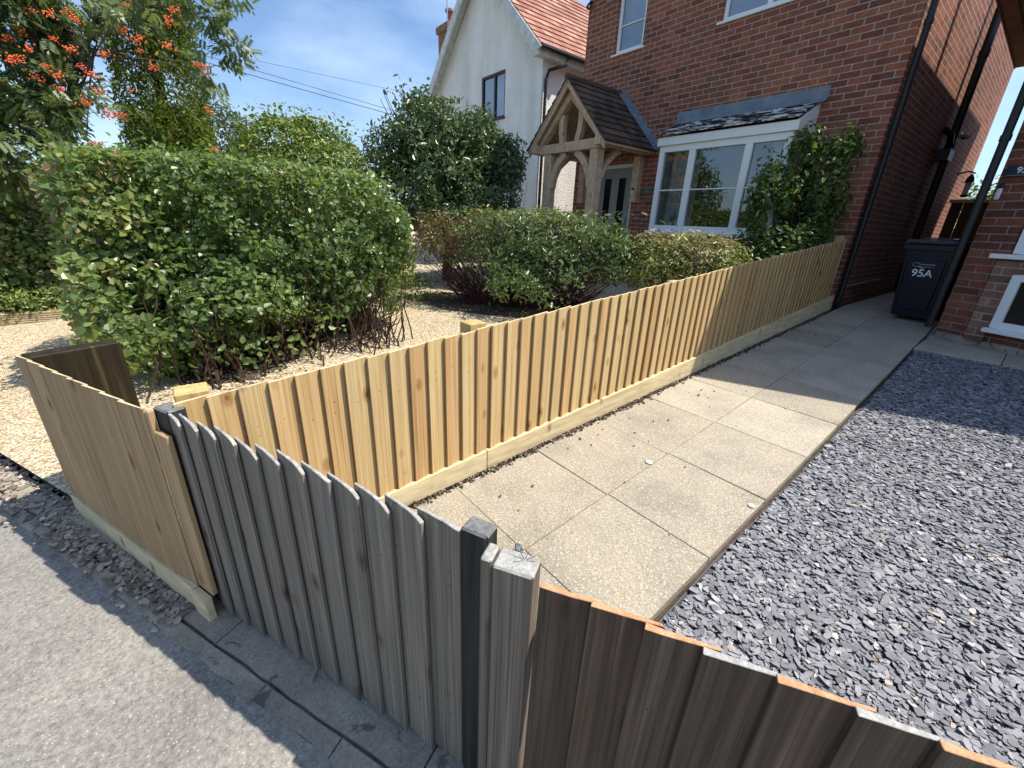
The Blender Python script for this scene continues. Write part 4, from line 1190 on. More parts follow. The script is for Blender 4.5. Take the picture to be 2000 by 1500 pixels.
for k in range(9):
    f = k / 9; f1 = (k + 1) / 9
    xa, xb = cx + .96 - .93 * f, cx + .96 - .93 * f1
    za, zb_ = 1.25 + .965 * f, 1.25 + .965 * f1
    mb.hexa([(xa, YF - .012, za), (xa, YF - .003, za), (xb, YF - .003, zb_), (xb, YF - .012, zb_), (xa + .03, YF - .012, za + .12), (xa + .03, YF - .003, za + .12), (xb + .02, YF - .003, zb_ + .06), (xb + .02, YF - .012, zb_ + .06)])
mb.hexa([(cx + .96, YF - .10, 1.245), (cx + .96, YF - .003, 1.245), (cx + .03, YF - .003, 2.215), (cx + .03, YF - .10, 2.215),
         (cx + .97, YF - .10, 1.262), (cx + .97, YF - .003, 1.262), (cx + .04, YF - .003, 2.232), (cx + .04, YF - .10, 2.232)])
mb.build("step_flashing", M['lead'], por)

# ---------------------------------------------------------------- white rendered house
wh = thing("rendered_house", "white roughcast gabled house with orange clay tiles behind the dark tree", "house", (0, 0, 0))
wY, wX, wXl = 7.2, -8.19, -12.9
gx, gz = -10.50, 5.83
mb = MB()
eL = 3.45
holesW = [(-10.54, -9.53, 2.42, 3.41), (-10.55, -9.55, -.25, 1.09)]
wall_y(mb, wY, wXl, wX, -1.4, eL, holesW)
mb.face([(wXl, wY, eL), (wX, wY, eL), (gx, wY, gz - .12)])
mb.face([(wX, wY, -1.4), (wX, 16, -1.4), (wX, 16, eL), (wX, wY, eL)])
mb.face([(wXl, 16, -1.4), (wXl, wY, -1.4), (wXl, wY, eL), (wXl, 16, eL)])
mb.face([(wX, 16, -1.4), (wXl, 16, -1.4), (wXl, 16, eL), (wX, 16, eL)])
mb.build("wall", M['render'], wh)
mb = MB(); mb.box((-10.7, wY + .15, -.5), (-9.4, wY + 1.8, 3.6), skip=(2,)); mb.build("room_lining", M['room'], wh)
window_y(wh, wY + .02, -10.535, -9.535, 2.425, 3.405, mull=(-9.99,), fm=M['brown_frame'], gm=M['glass_blue'], fw=.05, sill=(.04, .06, .04))
window_y(wh, wY + .02, -10.545, -9.555, -.245, 1.085, mull=(-10.05,), fm=M['brown_frame'], gm=M['glass_blue'], fw=.05, sill=(.04, .06, .04))
rY = wY - .27
tiled("roof", wh, (wX + .22, rY, 3.47), (wX + .22, 16, 3.47), (gx, rY, gz), (gx, 16, gz), 15, M['tile_red'], .2, .02)
tiled("roof", wh, (wXl - .15, 16, 3.32), (wXl - .15, rY, 3.32), (gx, 16, gz), (gx, rY, gz), 15, M['tile_red'], .2, .02)
for s in (1, -1):
    ex = wX + .26 if s > 0 else wXl - .18
    ez = 3.42 if s > 0 else 3.28
    mb = MB(); mb.prism([(ex, ez), (gx, gz - .02), (gx, gz - .30), (ex - s * .24, ez - .06)], rY - .03, rY + .0, axis=1); mb.build("bargeboard", M['white_old'], wh)
    mb = MB(); mb.hexa([(ex - s * .02, rY + .002, ez - .02), (gx, rY + .002, gz - .06), (gx, wY + .0, gz - .06), (ex - s * .02, wY, ez - .02),
                        (ex - s * .02, rY + .002, ez), (gx, rY + .002, gz - .04), (gx, wY, gz - .04), (ex - s * .02, wY, ez)]); mb.build("soffit", M['white_old'], wh)
mb = MB(); mb.box((wX + .004, rY - .02, 3.30), (wX + .17, 16, 3.42)); mb.build("eaves_box", M['white_old'], wh)
mb = MB(); mb.tube([(wX + .225, rY, 3.45), (wX + .225, 16, 3.45)], .05, 8); mb.build("gutter", M['black'], wh)
mb = MB(); mb.tube([(wX + .225, wY + .55, 3.42), (wX + .225, wY + .5, 3.27), (wX + .08, wY + .12, 3.12), (wX + .06, wY + .06, 2.95), (wX + .06, wY + .06, -1.2)], .034, 8); mb.build("downpipe", M['black'], wh)
# cross wing roof to the left and its chimney
tiled("side_roof", wh, (-17.5, 9.6, 3.2), (-11.5, 9.6, 3.2), (-17.0, 12.2, 5.75), (-11.5, 12.2, 5.75), 16, M['tile_red'], .22, .02)
mb = MB(); mb.box((-17.3, 9.9, -1.5), (-12.95, 14.8, 3.25)); mb.build("side_wing", M['render'], wh)
mb = MB(); mb.box((-18.55, 10.5, 2.5), (-17.75, 11.2, 7.05)); mb.box((-18.62, 10.43, 7.05), (-17.68, 11.27, 7.28)); ch = mb.build("chimney", M['brick3'], wh)
mb = MB(); mb.tube([(-18.1, 10.8, 7.282), (-18.1, 10.8, 7.75)], [.15, .12], 10); mb.tube([(-18.1, 10.8, 7.75), (-18.1, 10.8, 7.82)], .2, 10); mb.build("chimney_pot", M['tile_red'], ch)
mb = MB(); mb.tube([(-17.72, 10.45, 6.0), (-17.72, 10.45, 9.6)], .025, 6); mb.build("aerial_mast", M['chrome'], ch)

# ---------------------------------------------------------------- neighbouring house (right edge)
nh = thing("brick_neighbour_house", "shaded brick house at the right edge with black downpipe and white window", "house", (0, 0, 0))
NA = Vector((-0.578, 6.535, 0)); ND = Vector((0.931, -0.364, 0)); NO = Vector((-.364, -.931, 0))
def nw(s, o, z): 
    p = NA + ND * s + NO * o
    return (p.x, p.y, z)
mb = MB()
hs0, hs1 = 0.32, 1.5
def uvq(a, b, c, d): return [(a, c), (b, c), (b, d), (a, d)]
zb0, zw0, zw1 = -1.05, -0.10, 1.3
for a, b, c, d in ((0, hs0, zb0, 2.3), (hs0, hs1, zw1, 2.3), (hs0, hs1, zb0, zw0), (hs1, 5, zb0, 2.3)):
    mb.face([nw(a, 0, c), nw(b, 0, c), nw(b, 0, d), nw(a, 0, d)], uv=uvq(a, b, c, d))
mb.face([nw(0, 0, zb0), nw(0, 0, 2.3), (-.54, 12, 2.6), (-.54, 12, zb0)], uv=[(0, zb0), (0, 2.3), (5.5, 2.6), (5.5, zb0)])
mb.face([(-.54, 12, zb0), (-.54, 12, 2.6), (6, 12, 2.6), (6, 12, zb0)])
mb.build("wall", M['brick2'], nh)
# projecting brick pier below the window
mb = MB()
for a, b, c, d in ((.265, .42, -.955, -.165), (.42, 1.6, -.28, -.165), (1.45, 1.6, -.955, -.28)):
    mb.face([nw(a, .045, c), nw(b, .045, c), nw(b, .045, d), nw(a, .045, d)], uv=uvq(a, b, c, d))
mb.face([nw(.265, 0, -.955), nw(.265, .045, -.955), nw(.265, .045, -.165), nw(.265, 0, -.165)], uv=uvq(0, .045, -.955, -.165))
mb.face([nw(.265, .045, -.165), nw(1.6, .045, -.165), nw(1.6, 0, -.165), nw(.265, 0, -.165)], uv=uvq(0, 1, 0, .05))
mb.build("window_pier", M['brick3'], nh)
mb = MB()
mb.hexa([nw(0.02, .02, -1.1), nw(1.6, .06, -1.1), nw(1.6, -.05, -1.1), nw(0.02, -.05, -1.1), nw(0.02, .02, -.945), nw(1.6, .055, -.95), nw(1.6, -.05, -.95), nw(0.02, -.05, -.93)])
mb.build("plinth", M['concrete'], nh)
def nbox(mb, s0, s1, o0, o1, z0, z1):
    mb.hexa([nw(s0, o1, z0), nw(s1, o1, z0), nw(s1, o0, z0), nw(s0, o0, z0), nw(s0, o1, z1), nw(s1, o1, z1), nw(s1, o0, z1), nw(s0, o0, z1)])
mb = MB(); nbox(mb, .335, .41, -.05, .01, -.098, 1.29); nbox(mb, 1.42, 1.49, -.05, .01, -.098, 1.29); nbox(mb, .41, 1.42, -.05, .01, 1.22, 1.29); nbox(mb, .41, 1.42, -.05, .01, -.098, -.03)
w1 = mb.build("window", M['white'], nh, bevel=.004)
mb = MB(); mb.face([nw(.41, -.02, -.03), nw(1.42, -.02, -.03), nw(1.42, -.02, 1.22), nw(.41, -.02, 1.22)]); mb.build("pane", M['glass'], w1)
mb = MB(); nbox(mb, .215, 1.62, -.02, .095, -.148, -.104); mb.build("sill", M['white'], w1, bevel=.005)
mb = MB(); nbox(mb, .425, .50, .0, .055, -.80, -.285); nbox(mb, .5, 1.44, 0, .055, -.345, -.285); nbox(mb, .50, 1.44, 0, .055, -.80, -.735)
w2 = mb.build("window", M['white'], nh, bevel=.004)
mb = MB(); mb.face([nw(.5, .03, -.735), nw(1.44, .03, -.735), nw(1.44, .03, -.345), nw(.5, .03, -.345)]); mb.build("pane", M['dglass'], w2)
mb = MB(); nbox(mb, .405, 1.62, .02, .115, -.845, -.803); mb.build("sill", M['white'], w2, bevel=.005)
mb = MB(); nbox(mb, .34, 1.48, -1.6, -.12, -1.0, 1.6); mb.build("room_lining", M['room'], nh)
# low eaves over the passage; front slab and high wing added unseen for shadows
mb = MB()
def slab_poly(mb, pts, t):
    n = len(pts)
    mb.face([(p[0], p[1], p[2]) for p in pts][::-1]); mb.face([(p[0], p[1], p[2] + t) for p in pts])
    for i in range(n):
        a, b = pts[i], pts[(i + 1) % n]
        mb.face([a, b, (b[0], b[1], b[2] + t), (a[0], a[1], a[2] + t)])
slab_poly(mb, [(-.38, 4.85, 2.30), (4.2, 6.42, 2.30), (4.2, 9.0, 2.30), (-.95, 9.0, 2.30), (-.95, 4.95, 2.30)], .10)
mb.build("shadow_canopy", M['soffit'], nh)  # invented unseen roof, shaped so its edge shades path and fence
mb = MB()
slab_poly(mb, [(-1.40, 7.26, 2.72), (4.2, 7.26, 2.72), (4.2, 11.7, 2.72), (-1.40, 11.7, 2.72)], .14)
for k in range(4): mb.box((-1.39 + k * .16, 7.28, 2.70), (-1.38 + k * .16, 11.69, 2.7195))
mb.build("eaves", M['soffit'], nh)
mb = MB(); slab_poly(mb, [(-.5, 11.95, 5.2), (5, 11.95, 5.2), (5, 14.5, 5.2), (-.5, 14.5, 5.2)], .14); mb.build("shadow_upper_eaves", M['soffit'], nh)  # unseen upper wing, added to continue the shadow along the side wall
mb = MB(); mb.box((0.0, 12.01, -1.0), (4.9, 14.2, 5.19)); mb.build("added_upper_wall", M['brick2'], nh)
mb = MB(); mb.tube([(-1.15, 8.99, 2.87), (-1.15, 8.99, 6.4)], .045, 8); mb.build("vent_pipe", M['black'], nh)
mb = MB(); mb.tube([(-.640, 6.45, -.90), (-.640, 6.45, 2.55)], .034, 12)
for z in (-.4, .9, 2.1): mb.tube([(-.640, 6.45, z), (-.640, 6.45, z + .05)], .041, 12)
mb.build("downpipe", M['black'], nh)
ns = thing("number_sign", "dark slate house number sign on the right hand brick wall", "sign", nw(.155, 0, .64), math.atan2(-.364, .931))
mb = MB(); mb.box((-.12, -.016, -.05), (.16, -.002, .05)); mb.build("plaque", M['plaque_dark'], ns, bevel=.003)
text(ns, "95A", (.02, -.0175, 0.003), (math.pi / 2, 0, 0), .075, M['print'])
mb = MB(); mb.box((-.11, -.0172, -.041), (.15, -.0162, -.037)); mb.build("sign_line", M['print_grey'], ns)
nb_ = thing("doorbell", "white video doorbell with black lens on the right hand brick wall", "doorbell", nw(.045, 0, .46), math.atan2(-.364, .931))
mb = MB(); mb.box((-.022, -.022, -.07), (.022, -.002, .035)); mb.build("bell_body", M['sensor'], nb_, bevel=.009)
mb = MB(); mb.box((-.022, -.023, .0355), (.022, -.002, .075)); mb.build("bell_eye", M['black'], nb_, bevel=.009)

# back of the passage
gt_ = thing("garden_gate", "brown timber gate closing the passage between the brick houses", "gate", (0, 12.5, 0))
mb = MB()
for i in range(9): mb.box((-1.62 + i * .18, 0, -.88), (-1.62 + i * .18 + .172, .022, .70))
mb.build("gate_board", M['wood_gate'], gt_)
mb = MB(); mb.box((-1.66, -.03, .70), (.1, .05, .76)); mb.build("top_rail", M['wood_pale'], gt_, bevel=.004)
wl = thing("wall_lantern", "black lantern on a bracket at the far end of the passage", "lantern", (-1.66, 12.6, .95))
mb = MB(); mb.tube([(-.05, 0, .28), (.1, 0, .32), (.2, 0, .28)], .015, 6); mb.build("bracket", M['black'], wl)
mb = MB(); mb.tube([(.16, 0, -.1), (.16, 0, .12)], .05, 6); mb.build("lantern_glass", M['sensor'], wl)
mb = MB(); mb.tube([(.16, 0, .12), (.16, 0, .2), (.16, 0, .27)], [.08, .06, .015], 6); mb.tube([(.16, 0, -.14), (.16, 0, -.1)], .06, 6); mb.build("lantern_cap", M['black'], wl)

# ---------------------------------------------------------------- wheelie bin
bn = thing("wheelie_bin", "navy wheelie bin marked 95A standing in the passage mouth", "bin", (-0.87, 7.07, zg(0, 7.07) + .006), math.radians(-9))
mb = MB()
def ring(w, d, z, dy=0): return [(-w / 2, -d / 2 + dy, z), (w / 2, -d / 2 + dy, z), (w / 2, d / 2 + dy, z), (-w / 2, d / 2 + dy, z)]
A = ring(.36, .36, .03, .03); B = ring(.45, .50, .86, 0)
mb.hexa(A + B)
mb.hexa(ring(.30, .02, .12, -.165) + ring(.36, .02, .70, -.232))
mb.build("bin_body", M['bin'], bn, bevel=.012)
mb = MB(); mb.hexa(ring(.475, .53, .80, -.005) + ring(.48, .54, .862, -.005)); mb.build("bin_rim", M['bin'], bn, bevel=.006)
mb = MB(); mb.hexa(ring(.485, .55, .865, -.005) + ring(.47, .52, .915, 0)); mb.hexa(ring(.30, .34, .9165, 0) + ring(.27, .3, .936, 0)); mb.box((-.2, -.305, .87), (.2, -.282, .90)); mb.build("bin_lid", M['binlid'], bn, bevel=.01)
mb = MB(); mb.tube([(-.2, .29, .88), (.2, .29, .88)], .016, 8); mb.build("handle_bar", M['bin'], bn)
for xx in (-.2, .165):
    mb = MB(); mb.tube([(xx, .19, .1), (xx + .035, .19, .1)], .1, 16); mb.build("wheel", M['black'], bn)
tl = math.atan2(.058, .58)
text(bn, "95A", (.0, -.238, .545), (math.pi / 2 + tl, 0, 0), .115, M['print'], ext=.0008)
mb = MB()
arc = [(-.075 + .03 * math.cos(t), -.2462, .64 + .022 * math.sin(t)) for t in np.linspace(.4, 5.2, 12)]
mb.tube(arc, .004, 5)
mb.box((-.045, -.2485, .642), (.095, -.2475, .652)); mb.box((-.01, -.2455, .618), (.085, -.2445, .624))
mb.build("council_logo", M['print_grey'], bn)
mb = MB(); mb.prism([(-.06, .622), (-.045, .626), (.012, .602), (.0, .597)], -.2452, -.2432, axis=1); mb.build("logo_swoosh", M['print_yel'], bn)

# ---------------------------------------------------------------- wires
wires = thing("overhead_cables", "thin overhead cables crossing the sky to the white house", "cables", (0, 0, 0))
for p, q, r in (((-18.6, -11.8, 5.65), (-13.2, 8.1, 2.62), .008), ((-18.6, -11.5, 5.85), (-13.2, 8.15, 2.72), .006), ((-19.0, -12.0, 4.9), (-12.9, 8.8, 3.36), .004)):
    p, q = Vector(p), Vector(q)
    pts = [p.lerp(q, i / 16) - Vector((0, 0, .12 * math.sin(math.pi * i / 16))) for i in range(17)]
    mb = MB(); mb.tube(pts, r, 5); mb.build("cable", M['cable'], wires)

# ---------------------------------------------------------------- vegetation
def plant(name, label, cat, loc, group=None): return thing(name, label, cat, loc, 0, group)
def loc_pts(pn, o): return pn[0] - np.array(o), pn[1]

# big round-leaved hedge at the left
hb = (-5.65, 0.75, -1.40)
hd = plant("hedge", "large clipped hedge of round green leaves behind the short panel", "hedge", hb)
inner = cat_pts(blob(12000, (-5.55, 0.80, -0.30), (.86, 1.42, 0.68), p=6, rz=math.radians(-6), depth=.3, lump=.05, freq=6, seed=3),
                blob(2600, (-5.05, .15, -.85), (.5, .85, .42), p=3, depth=.4, lump=.1, seed=4))
outer = cat_pts(blob(32000, (-5.55, 0.80, -0.33), (1.0, 1.58, 0.80), p=6, rz=math.radians(-6), depth=.09, lump=.05, freq=8, seed=3, gap=(9, -.2)),
                blob(9500, (-4.95, 0.15, -0.85), (.62, 1.0, .55), p=2.6, rz=.2, depth=.16, lump=.16, freq=6, seed=5, gap=(10, -.2)),
                blob(6000, (-5.25, -.35, -.45), (.72, .42, .78), p=2.6, depth=.16, lump=.16, freq=6, seed=6, gap=(9, -.3)),
                blob(2600, (-5.0, -.35, -1.1), (.5, .4, .36), p=2.4, depth=.3, lump=.16, freq=6, seed=7, gap=(9, -.2)),
                blob(5200, (-6.1, 2.0, -.35), (.62, .62, .72), p=2.4, depth=.16, lump=.16, freq=6, seed=8, gap=(9, -.2)),
                blob(4200, (-4.3, .25, -1.0), (.42, .85, .42), p=2.4, depth=.4, lump=.2, freq=6, seed=17, gap=(8, 0.0)),
                blob(4200, (-4.6, .5, -.9), (.52, .85, .48), p=2.4, depth=.4, lump=.2, freq=6, seed=11, gap=(8, 0.1)),
                blob(1300, (-5.1, 1.45, -.85), (.42, .4, .4), p=2.2, depth=.35, lump=.25, freq=6, seed=10, gap=(8, 0)))
def hedge1(pn, nm, mt, sz, cut):
    P, N = loc_pts(pn, hb)
    lowcut = np.where(P[:, 1] > -.25, .33, .05) + .25 * sines(P, 91, 4.0)
    k = (P[:, 2] > lowcut) | (RNG.random(len(P)) < cut)
    k &= (P[:, 2] > 0.0) & (P[:, 1] > -1.36 - .1 * RNG.random(len(P)))
    P, N = P[k], N[k]
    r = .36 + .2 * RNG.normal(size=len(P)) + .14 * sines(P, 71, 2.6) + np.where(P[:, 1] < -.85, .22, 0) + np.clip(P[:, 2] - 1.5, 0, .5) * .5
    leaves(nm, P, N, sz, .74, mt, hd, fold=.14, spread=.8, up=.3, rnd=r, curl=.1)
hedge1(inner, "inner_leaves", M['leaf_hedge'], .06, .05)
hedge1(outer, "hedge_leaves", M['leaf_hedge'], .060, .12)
T = blob(1500, (-5.5, 0.86, 0.40), (1.0, 1.42, .13), p=3, depth=.3, lump=.2, seed=9, gap=(5, -.2))
P, N = loc_pts(T, hb)
leaves("top_shoots", P, N, 0.06, .6, M['leaf_hedge_b'], hd, fold=.2, spread=.9, up=.2)
T = blob(2200, (-5.45, -.20, .08), (.9, .38, .36), p=2.6, depth=.14, lump=.2, seed=19, gap=(6, -.1))
P, N = loc_pts(T, hb)
k = P[:, 1] > -1.36
P, N = P[k], N[k]
leaves("bright_leaves", P, N, 0.068, .68, M['leaf_hedge_b'], hd, fold=.15, spread=.8, up=.3)
mb = MB()
for i in range(260):
    e = (random.uniform(-.95, 1.12), random.uniform(-1.5, 1.6), random.uniform(.35, 1.86))
    b0 = (random.uniform(-.5, .75), max(-1.0, min(1.2, e[1] * .6 + random.uniform(-.2, .2))), 0)
    twigs(mb, b0, [e], random.uniform(.006, .014), .003, .08, 4, 5, .05)
for i in range(190):
    e = (random.uniform(.55, 1.75), random.uniform(-.9, 1.2), random.uniform(.25, .95))
    twigs(mb, (random.uniform(.4, 1.6), e[1] + random.uniform(-.25, .2), 0), [e], .010, .003, .05, 4, 4, .03)
o_ = outer[0][RNG.choice(len(outer[0]), 420, replace=False)] - np.array(hb)
for p in o_:
    if p[2] < .3 or p[1] < -1.35: continue
    c = Vector(p) * .82 + Vector((.0, .0, .12)); e = Vector(p) + (Vector(p) - c).normalized() * random.uniform(.0, .05) + Vector((0, 0, random.uniform(.0, .05)))
    mb.tube([c, c.lerp(e, .5) + Vector((random.uniform(-.02, .02), random.uniform(-.02, .02), .01)), e], [.005, .0035, .0018], 4, caps=False)
mb.build("branches", M['twig'], hd)

# bronze and green hedge in the middle
hb = (-4.75, 3.95, -1.18)
hd = plant("hedge", "mid sized hedge of narrow leaves, bronze at its left end, in front of porch", "hedge", hb)
rzz = math.atan2(1.75, 3.0)
A = cat_pts(blob(9000, (-4.95, 3.98, -0.36), (1.52, .48, .42), p=3, rz=rzz, depth=.4, lump=.1, freq=6, seed=13),
            blob(13000, (-4.95, 3.95, -0.36), (1.72, .62, .52), p=3, rz=rzz, depth=.14, lump=.12, freq=8, seed=13, gap=(9, -.35)))
B = blob(4600, (-4.2, 3.75, -.68), (.8, .5, .42), p=2.4, rz=rzz, depth=.3, lump=.18, freq=6, seed=14, gap=(8, -.2))
P, N = loc_pts(cat_pts(A, B), hb)
side = P[:, 0] * math.cos(rzz) + P[:, 1] * math.sin(rzz)
low = (P[:, 2] < np.where(side < -.2, .62, .36) + .22 * sines(P, 15, 5)) & (RNG.random(len(P)) < .88)
k = ~low
br = (side + .5 * RNG.normal(size=len(P)) + np.where(P[:, 2] > 1.2, -.25, .1) < -.62)
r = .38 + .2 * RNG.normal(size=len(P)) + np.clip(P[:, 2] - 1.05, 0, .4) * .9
leaves("hedge_leaves", P[k & ~br], N[k & ~br], .074, .34, M['leaf_mid'], hd, fold=.2, spread=.8, up=.45, rnd=r[k & ~br], curl=.15)
leaves("bronze_leaves", P[k & br], N[k & br], .05, .36, M['leaf_bronze'], hd, fold=.2, spread=.8, up=.4)
T = blob(900, (-4.9, 3.98, .10), (1.6, .5, .1), p=2.6, rz=rzz, depth=.4, lump=.3, freq=8, seed=16)
P, N = loc_pts(T, hb)
leaves("tip_shoots", P, N, .075, .26, M['leaf_mid'], hd, fold=.2, spread=.9, up=.9, rnd=.6 + .25 * RNG.normal(size=len(P)))
mb = MB()
for i in range(420):
    s = random.uniform(-1.6, 1.5); t = random.uniform(-.5, .45)
    bs = s * .5 + random.uniform(-.2, .2)
    b0 = (bs * math.cos(rzz) + .1, bs * math.sin(rzz) - .05, 0)
    e = (s * math.cos(rzz) - t * math.sin(rzz), s * math.sin(rzz) + t * math.cos(rzz), random.uniform(.3, 1.3))
    twigs(mb, b0, [e], .008, .0025, .06, 3, 4, .1)
mb.build("branches", M['twig_red'], hd)

# small golden shrub row behind the fence
hb = (-2.95, 5.05, -1.05)
hd = plant("shrub", "low golden green shrub in front of the bay window just behind the fence", "shrub", hb)
rz3 = math.atan2(.6, 1.05)
A = cat_pts(blob(3200, (-3.0, 5.15, -.46), (.66, .28, .3), p=3, rz=rz3, depth=.5, lump=.1, freq=6, seed=22),
            blob(5200, (-3.0, 5.15, -.42), (.78, .36, .36), p=2.8, rz=rz3, depth=.2, lump=.18, freq=8, seed=23))
P, N = loc_pts(A, hb)
st = (sines(P, 24, 7) > .8) | (RNG.random(len(P)) < .10)
leaves("shrub_leaves", P[~st], N[~st], .062, .36, M['leaf_gold'], hd, fold=.2, spread=.7, up=.7)
leaves("dry_leaves", P[st], N[st], .085, .12, M['leaf_straw'], hd, fold=.1, spread=.9, up=.5)
T = blob(520, (-3.0, 5.15, -.12), (.72, .3, .12), p=2.5, rz=rz3, depth=.5, lump=.3, freq=8, seed=25)
P, N = loc_pts(T, hb)
leaves("blade_leaves", P, N, .10, .11, M['leaf_straw'], hd, fold=.1, spread=1.0, up=.3)
mb = MB(); twigs(mb, (0, .05, 0), [(random.uniform(-.7, .7), random.uniform(-.3, .45), random.uniform(.5, 1.05)) for _ in range(70)], .007, .003, .05, 3, 4, .3); mb.build("branches", M['twig'], hd)

# climber on the wall right of the bay
hb = (-2.15, 6.72, -1.0)
hd = plant("climber", "leafy climbing shrub growing up the brick wall right of the bay window", "climber", hb)
A = blob(4200, (-2.14, 6.62, .42), (.38, .30, .66), p=2.3, depth=.3, lump=.25, freq=6, seed=31, gap=(8, -.5))
B = blob(2300, (-2.5, 6.2, .38), (.32, .26, .48), p=2.1, depth=.35, lump=.3, freq=7, seed=32, gap=(8, -.4))
C = blob(3000, (-2.35, 6.1, -.35), (.62, .40, .42), p=2.4, depth=.35, lump=.18, freq=6, seed=33)
D_ = blob(420, (-1.93, 6.62, 1.0), (.24, .22, .26), p=2.2, depth=.5, lump=.35, freq=7, seed=34)
D2 = blob(420, (-2.35, 6.45, 1.02), (.26, .22, .22), p=2.2, depth=.5, lump=.35, freq=7, seed=36)
E_ = blob(1400, (-2.0, 6.3, -.3), (.2, .35, .5), p=2.4, depth=.35, lump=.15, freq=5, seed=35)
P, N = loc_pts(cat_pts(A, B, C, D_, D2, E_), hb)
k = (P[:, 1] < .24) & (P[:, 0] < .36)
leaves("climber_leaves", P[k], N[k], .066, .5, M['leaf_climb'], hd, fold=.18, spread=.85, up=.35, curl=.2)
mb = MB(); twigs(mb, (.1, -.05, 0), [(random.uniform(-.6, .3), random.uniform(-.6, .15), random.uniform(.6, 2.1)) for _ in range(60)], .014, .003, .08, 4, 5, .15); mb.build("stems", M['twig'], hd)

# dark laurel-like tree before the white house
hb = (-7.45, 4.3, -1.25)
hd = plant("tree", "dark glossy evergreen tree in front of the white house gable", "tree", hb)
A = cat_pts(blob(6500, (-7.4, 4.35, .5), (.85, 1.1, .85), p=2.2, depth=.4, lump=.1, freq=4, seed=41), blob(10000, (-7.35, 4.30, .55), (1.05, 1.22, 1.0), p=2.2, depth=.16, lump=.24, freq=6, seed=41, gap=(7, -.3)))
B = blob(4200, (-7.5, 4.05, 1.42), (.65, .62, .60), p=2, depth=.35, lump=.22, freq=5, seed=42, gap=(5, -.8))
C = blob(3400, (-7.1, 4.75, 1.30), (.55, .55, .55), p=2, depth=.35, lump=.22, freq=5, seed=43)
D_ = blob(2600, (-6.8, 5.15, .98), (.45, .42, .50), p=2, depth=.35, lump=.25, freq=5, seed=44)
E_ = blob(2600, (-7.85, 3.5, 1.0), (.45, .5, .6), p=2, depth=.35, lump=.2, freq=5, seed=45)
F_ = blob(400, (-7.75, 3.85, 1.85), (.3, .4, .35), p=2, depth=.5, lump=.3, freq=6, seed=46)
P, N = loc_pts(cat_pts(A, B, C, D_, E_, F_), hb)
leaves("crown", P, N, .085, .42, M['leaf_dark'], hd, fold=.18, spread=.85, up=.3, curl=.2)
mb = MB(); mb.tube([(0, 0, 0), (.05, .0, .7), (.0, .05, 1.5), (-.1, .0, 2.4)], [.11, .095, .07, .03], 8)
mb.build("trunk", M['bark'], hd)
mb = MB(); twigs(mb, (.03, 0, .9), [(random.uniform(-.8, .9), random.uniform(-.9, 1.0), random.uniform(1.2, 3.3)) for _ in range(40)], .025, .005, .1, 4, 5, .05); mb.build("limbs", M['bark'], hd)

# thin young plant by the white wall
hb = (-6.5, 5.15, -1.1)
hd = plant("sapling", "thin airy sapling against the corner of the white house", "sapling", hb)
A = blob(750, (-6.5, 5.15, .35), (.24, .24, .62), p=2, depth=.5, lump=.3, freq=6, seed=48)
P, N = loc_pts(A, hb)
leaves("crown", P, N, .06, .4, M['leaf_dark'], hd, up=.4)
mb = MB(); twigs(mb, (0, 0, 0), [(random.uniform(-.2, .2), random.uniform(-.2, .2), random.uniform(1.2, 2.0)) for _ in range(9)], .01, .003, .03, 4, 4, .03); mb.build("stem", M['twig'], hd)

# yellow-green privet dome
hb = (-9.25, 2.35, -1.35)
hd = plant("shrub", "tall dome shaped yellow green shrub behind the large hedge", "shrub", hb)
A = cat_pts(blob(9000, (-9.25, 2.35, .15), (1.0, 1.12, 1.2), p=2.5, depth=.2, lump=.05, freq=6, seed=50), blob(20000, (-9.25, 2.35, .22), (1.15, 1.30, 1.34), p=2.4, depth=.10, lump=.09, freq=8, seed=51))
B = blob(700, (-9.25, 2.35, 1.52), (.9, 1.0, .24), p=2, depth=.5, seed=52)
P, N = loc_pts(cat_pts(A, B), hb)
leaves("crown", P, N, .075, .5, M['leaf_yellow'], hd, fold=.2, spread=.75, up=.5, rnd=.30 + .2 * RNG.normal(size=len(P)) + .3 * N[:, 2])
mb = MB(); twigs(mb, (0, 0, 0), [(random.uniform(-.8, .8), random.uniform(-.9, .9), random.uniform(1.2, 2.8)) for _ in range(40)], .03, .006, .1, 4, 5, .15); mb.build("branches", M['twig'], hd)

# conifer column with ivy-like skirts
hb = (-10.6, .45, -1.4)
hd = plant("conifer", "tall columnar dark green conifer beside the berry tree", "conifer", hb)
A = blob(26000, (-10.6, .48, 2.3), (.70, .66, 3.0), p=2.8, depth=.16, lump=.2, freq=6, seed=61)
B = blob(8000, (-10.2, .30, .7), (.55, .46, 1.0), p=2.3, depth=.2, lump=.2, freq=6, seed=62)
C = blob(7000, (-10.2, .80, .65), (.5, .32, .95), p=2.3, depth=.2, lump=.2, freq=6, seed=63)
D_ = blob(5000, (-10.4, .68, 3.3), (.58, .48, 1.3), p=2, depth=.25, lump=.25, freq=6, seed=64)
P, N = loc_pts(cat_pts(A, B, C, D_), hb)
leaves("crown", P, N, .085, .30, M['leaf_conifer'], hd, fold=.2, spread=.55, up=-.1, hang=.5, rnd=.4 + .2 * RNG.normal(size=len(P)) + .15 * sines(P, 65, 3))
mb = MB(); mb.tube([(0, 0, 0), (0, 0, 2), (0, .05, 5.6)], [.14, .11, .03], 8); mb.build("trunk", M['bark'], hd)

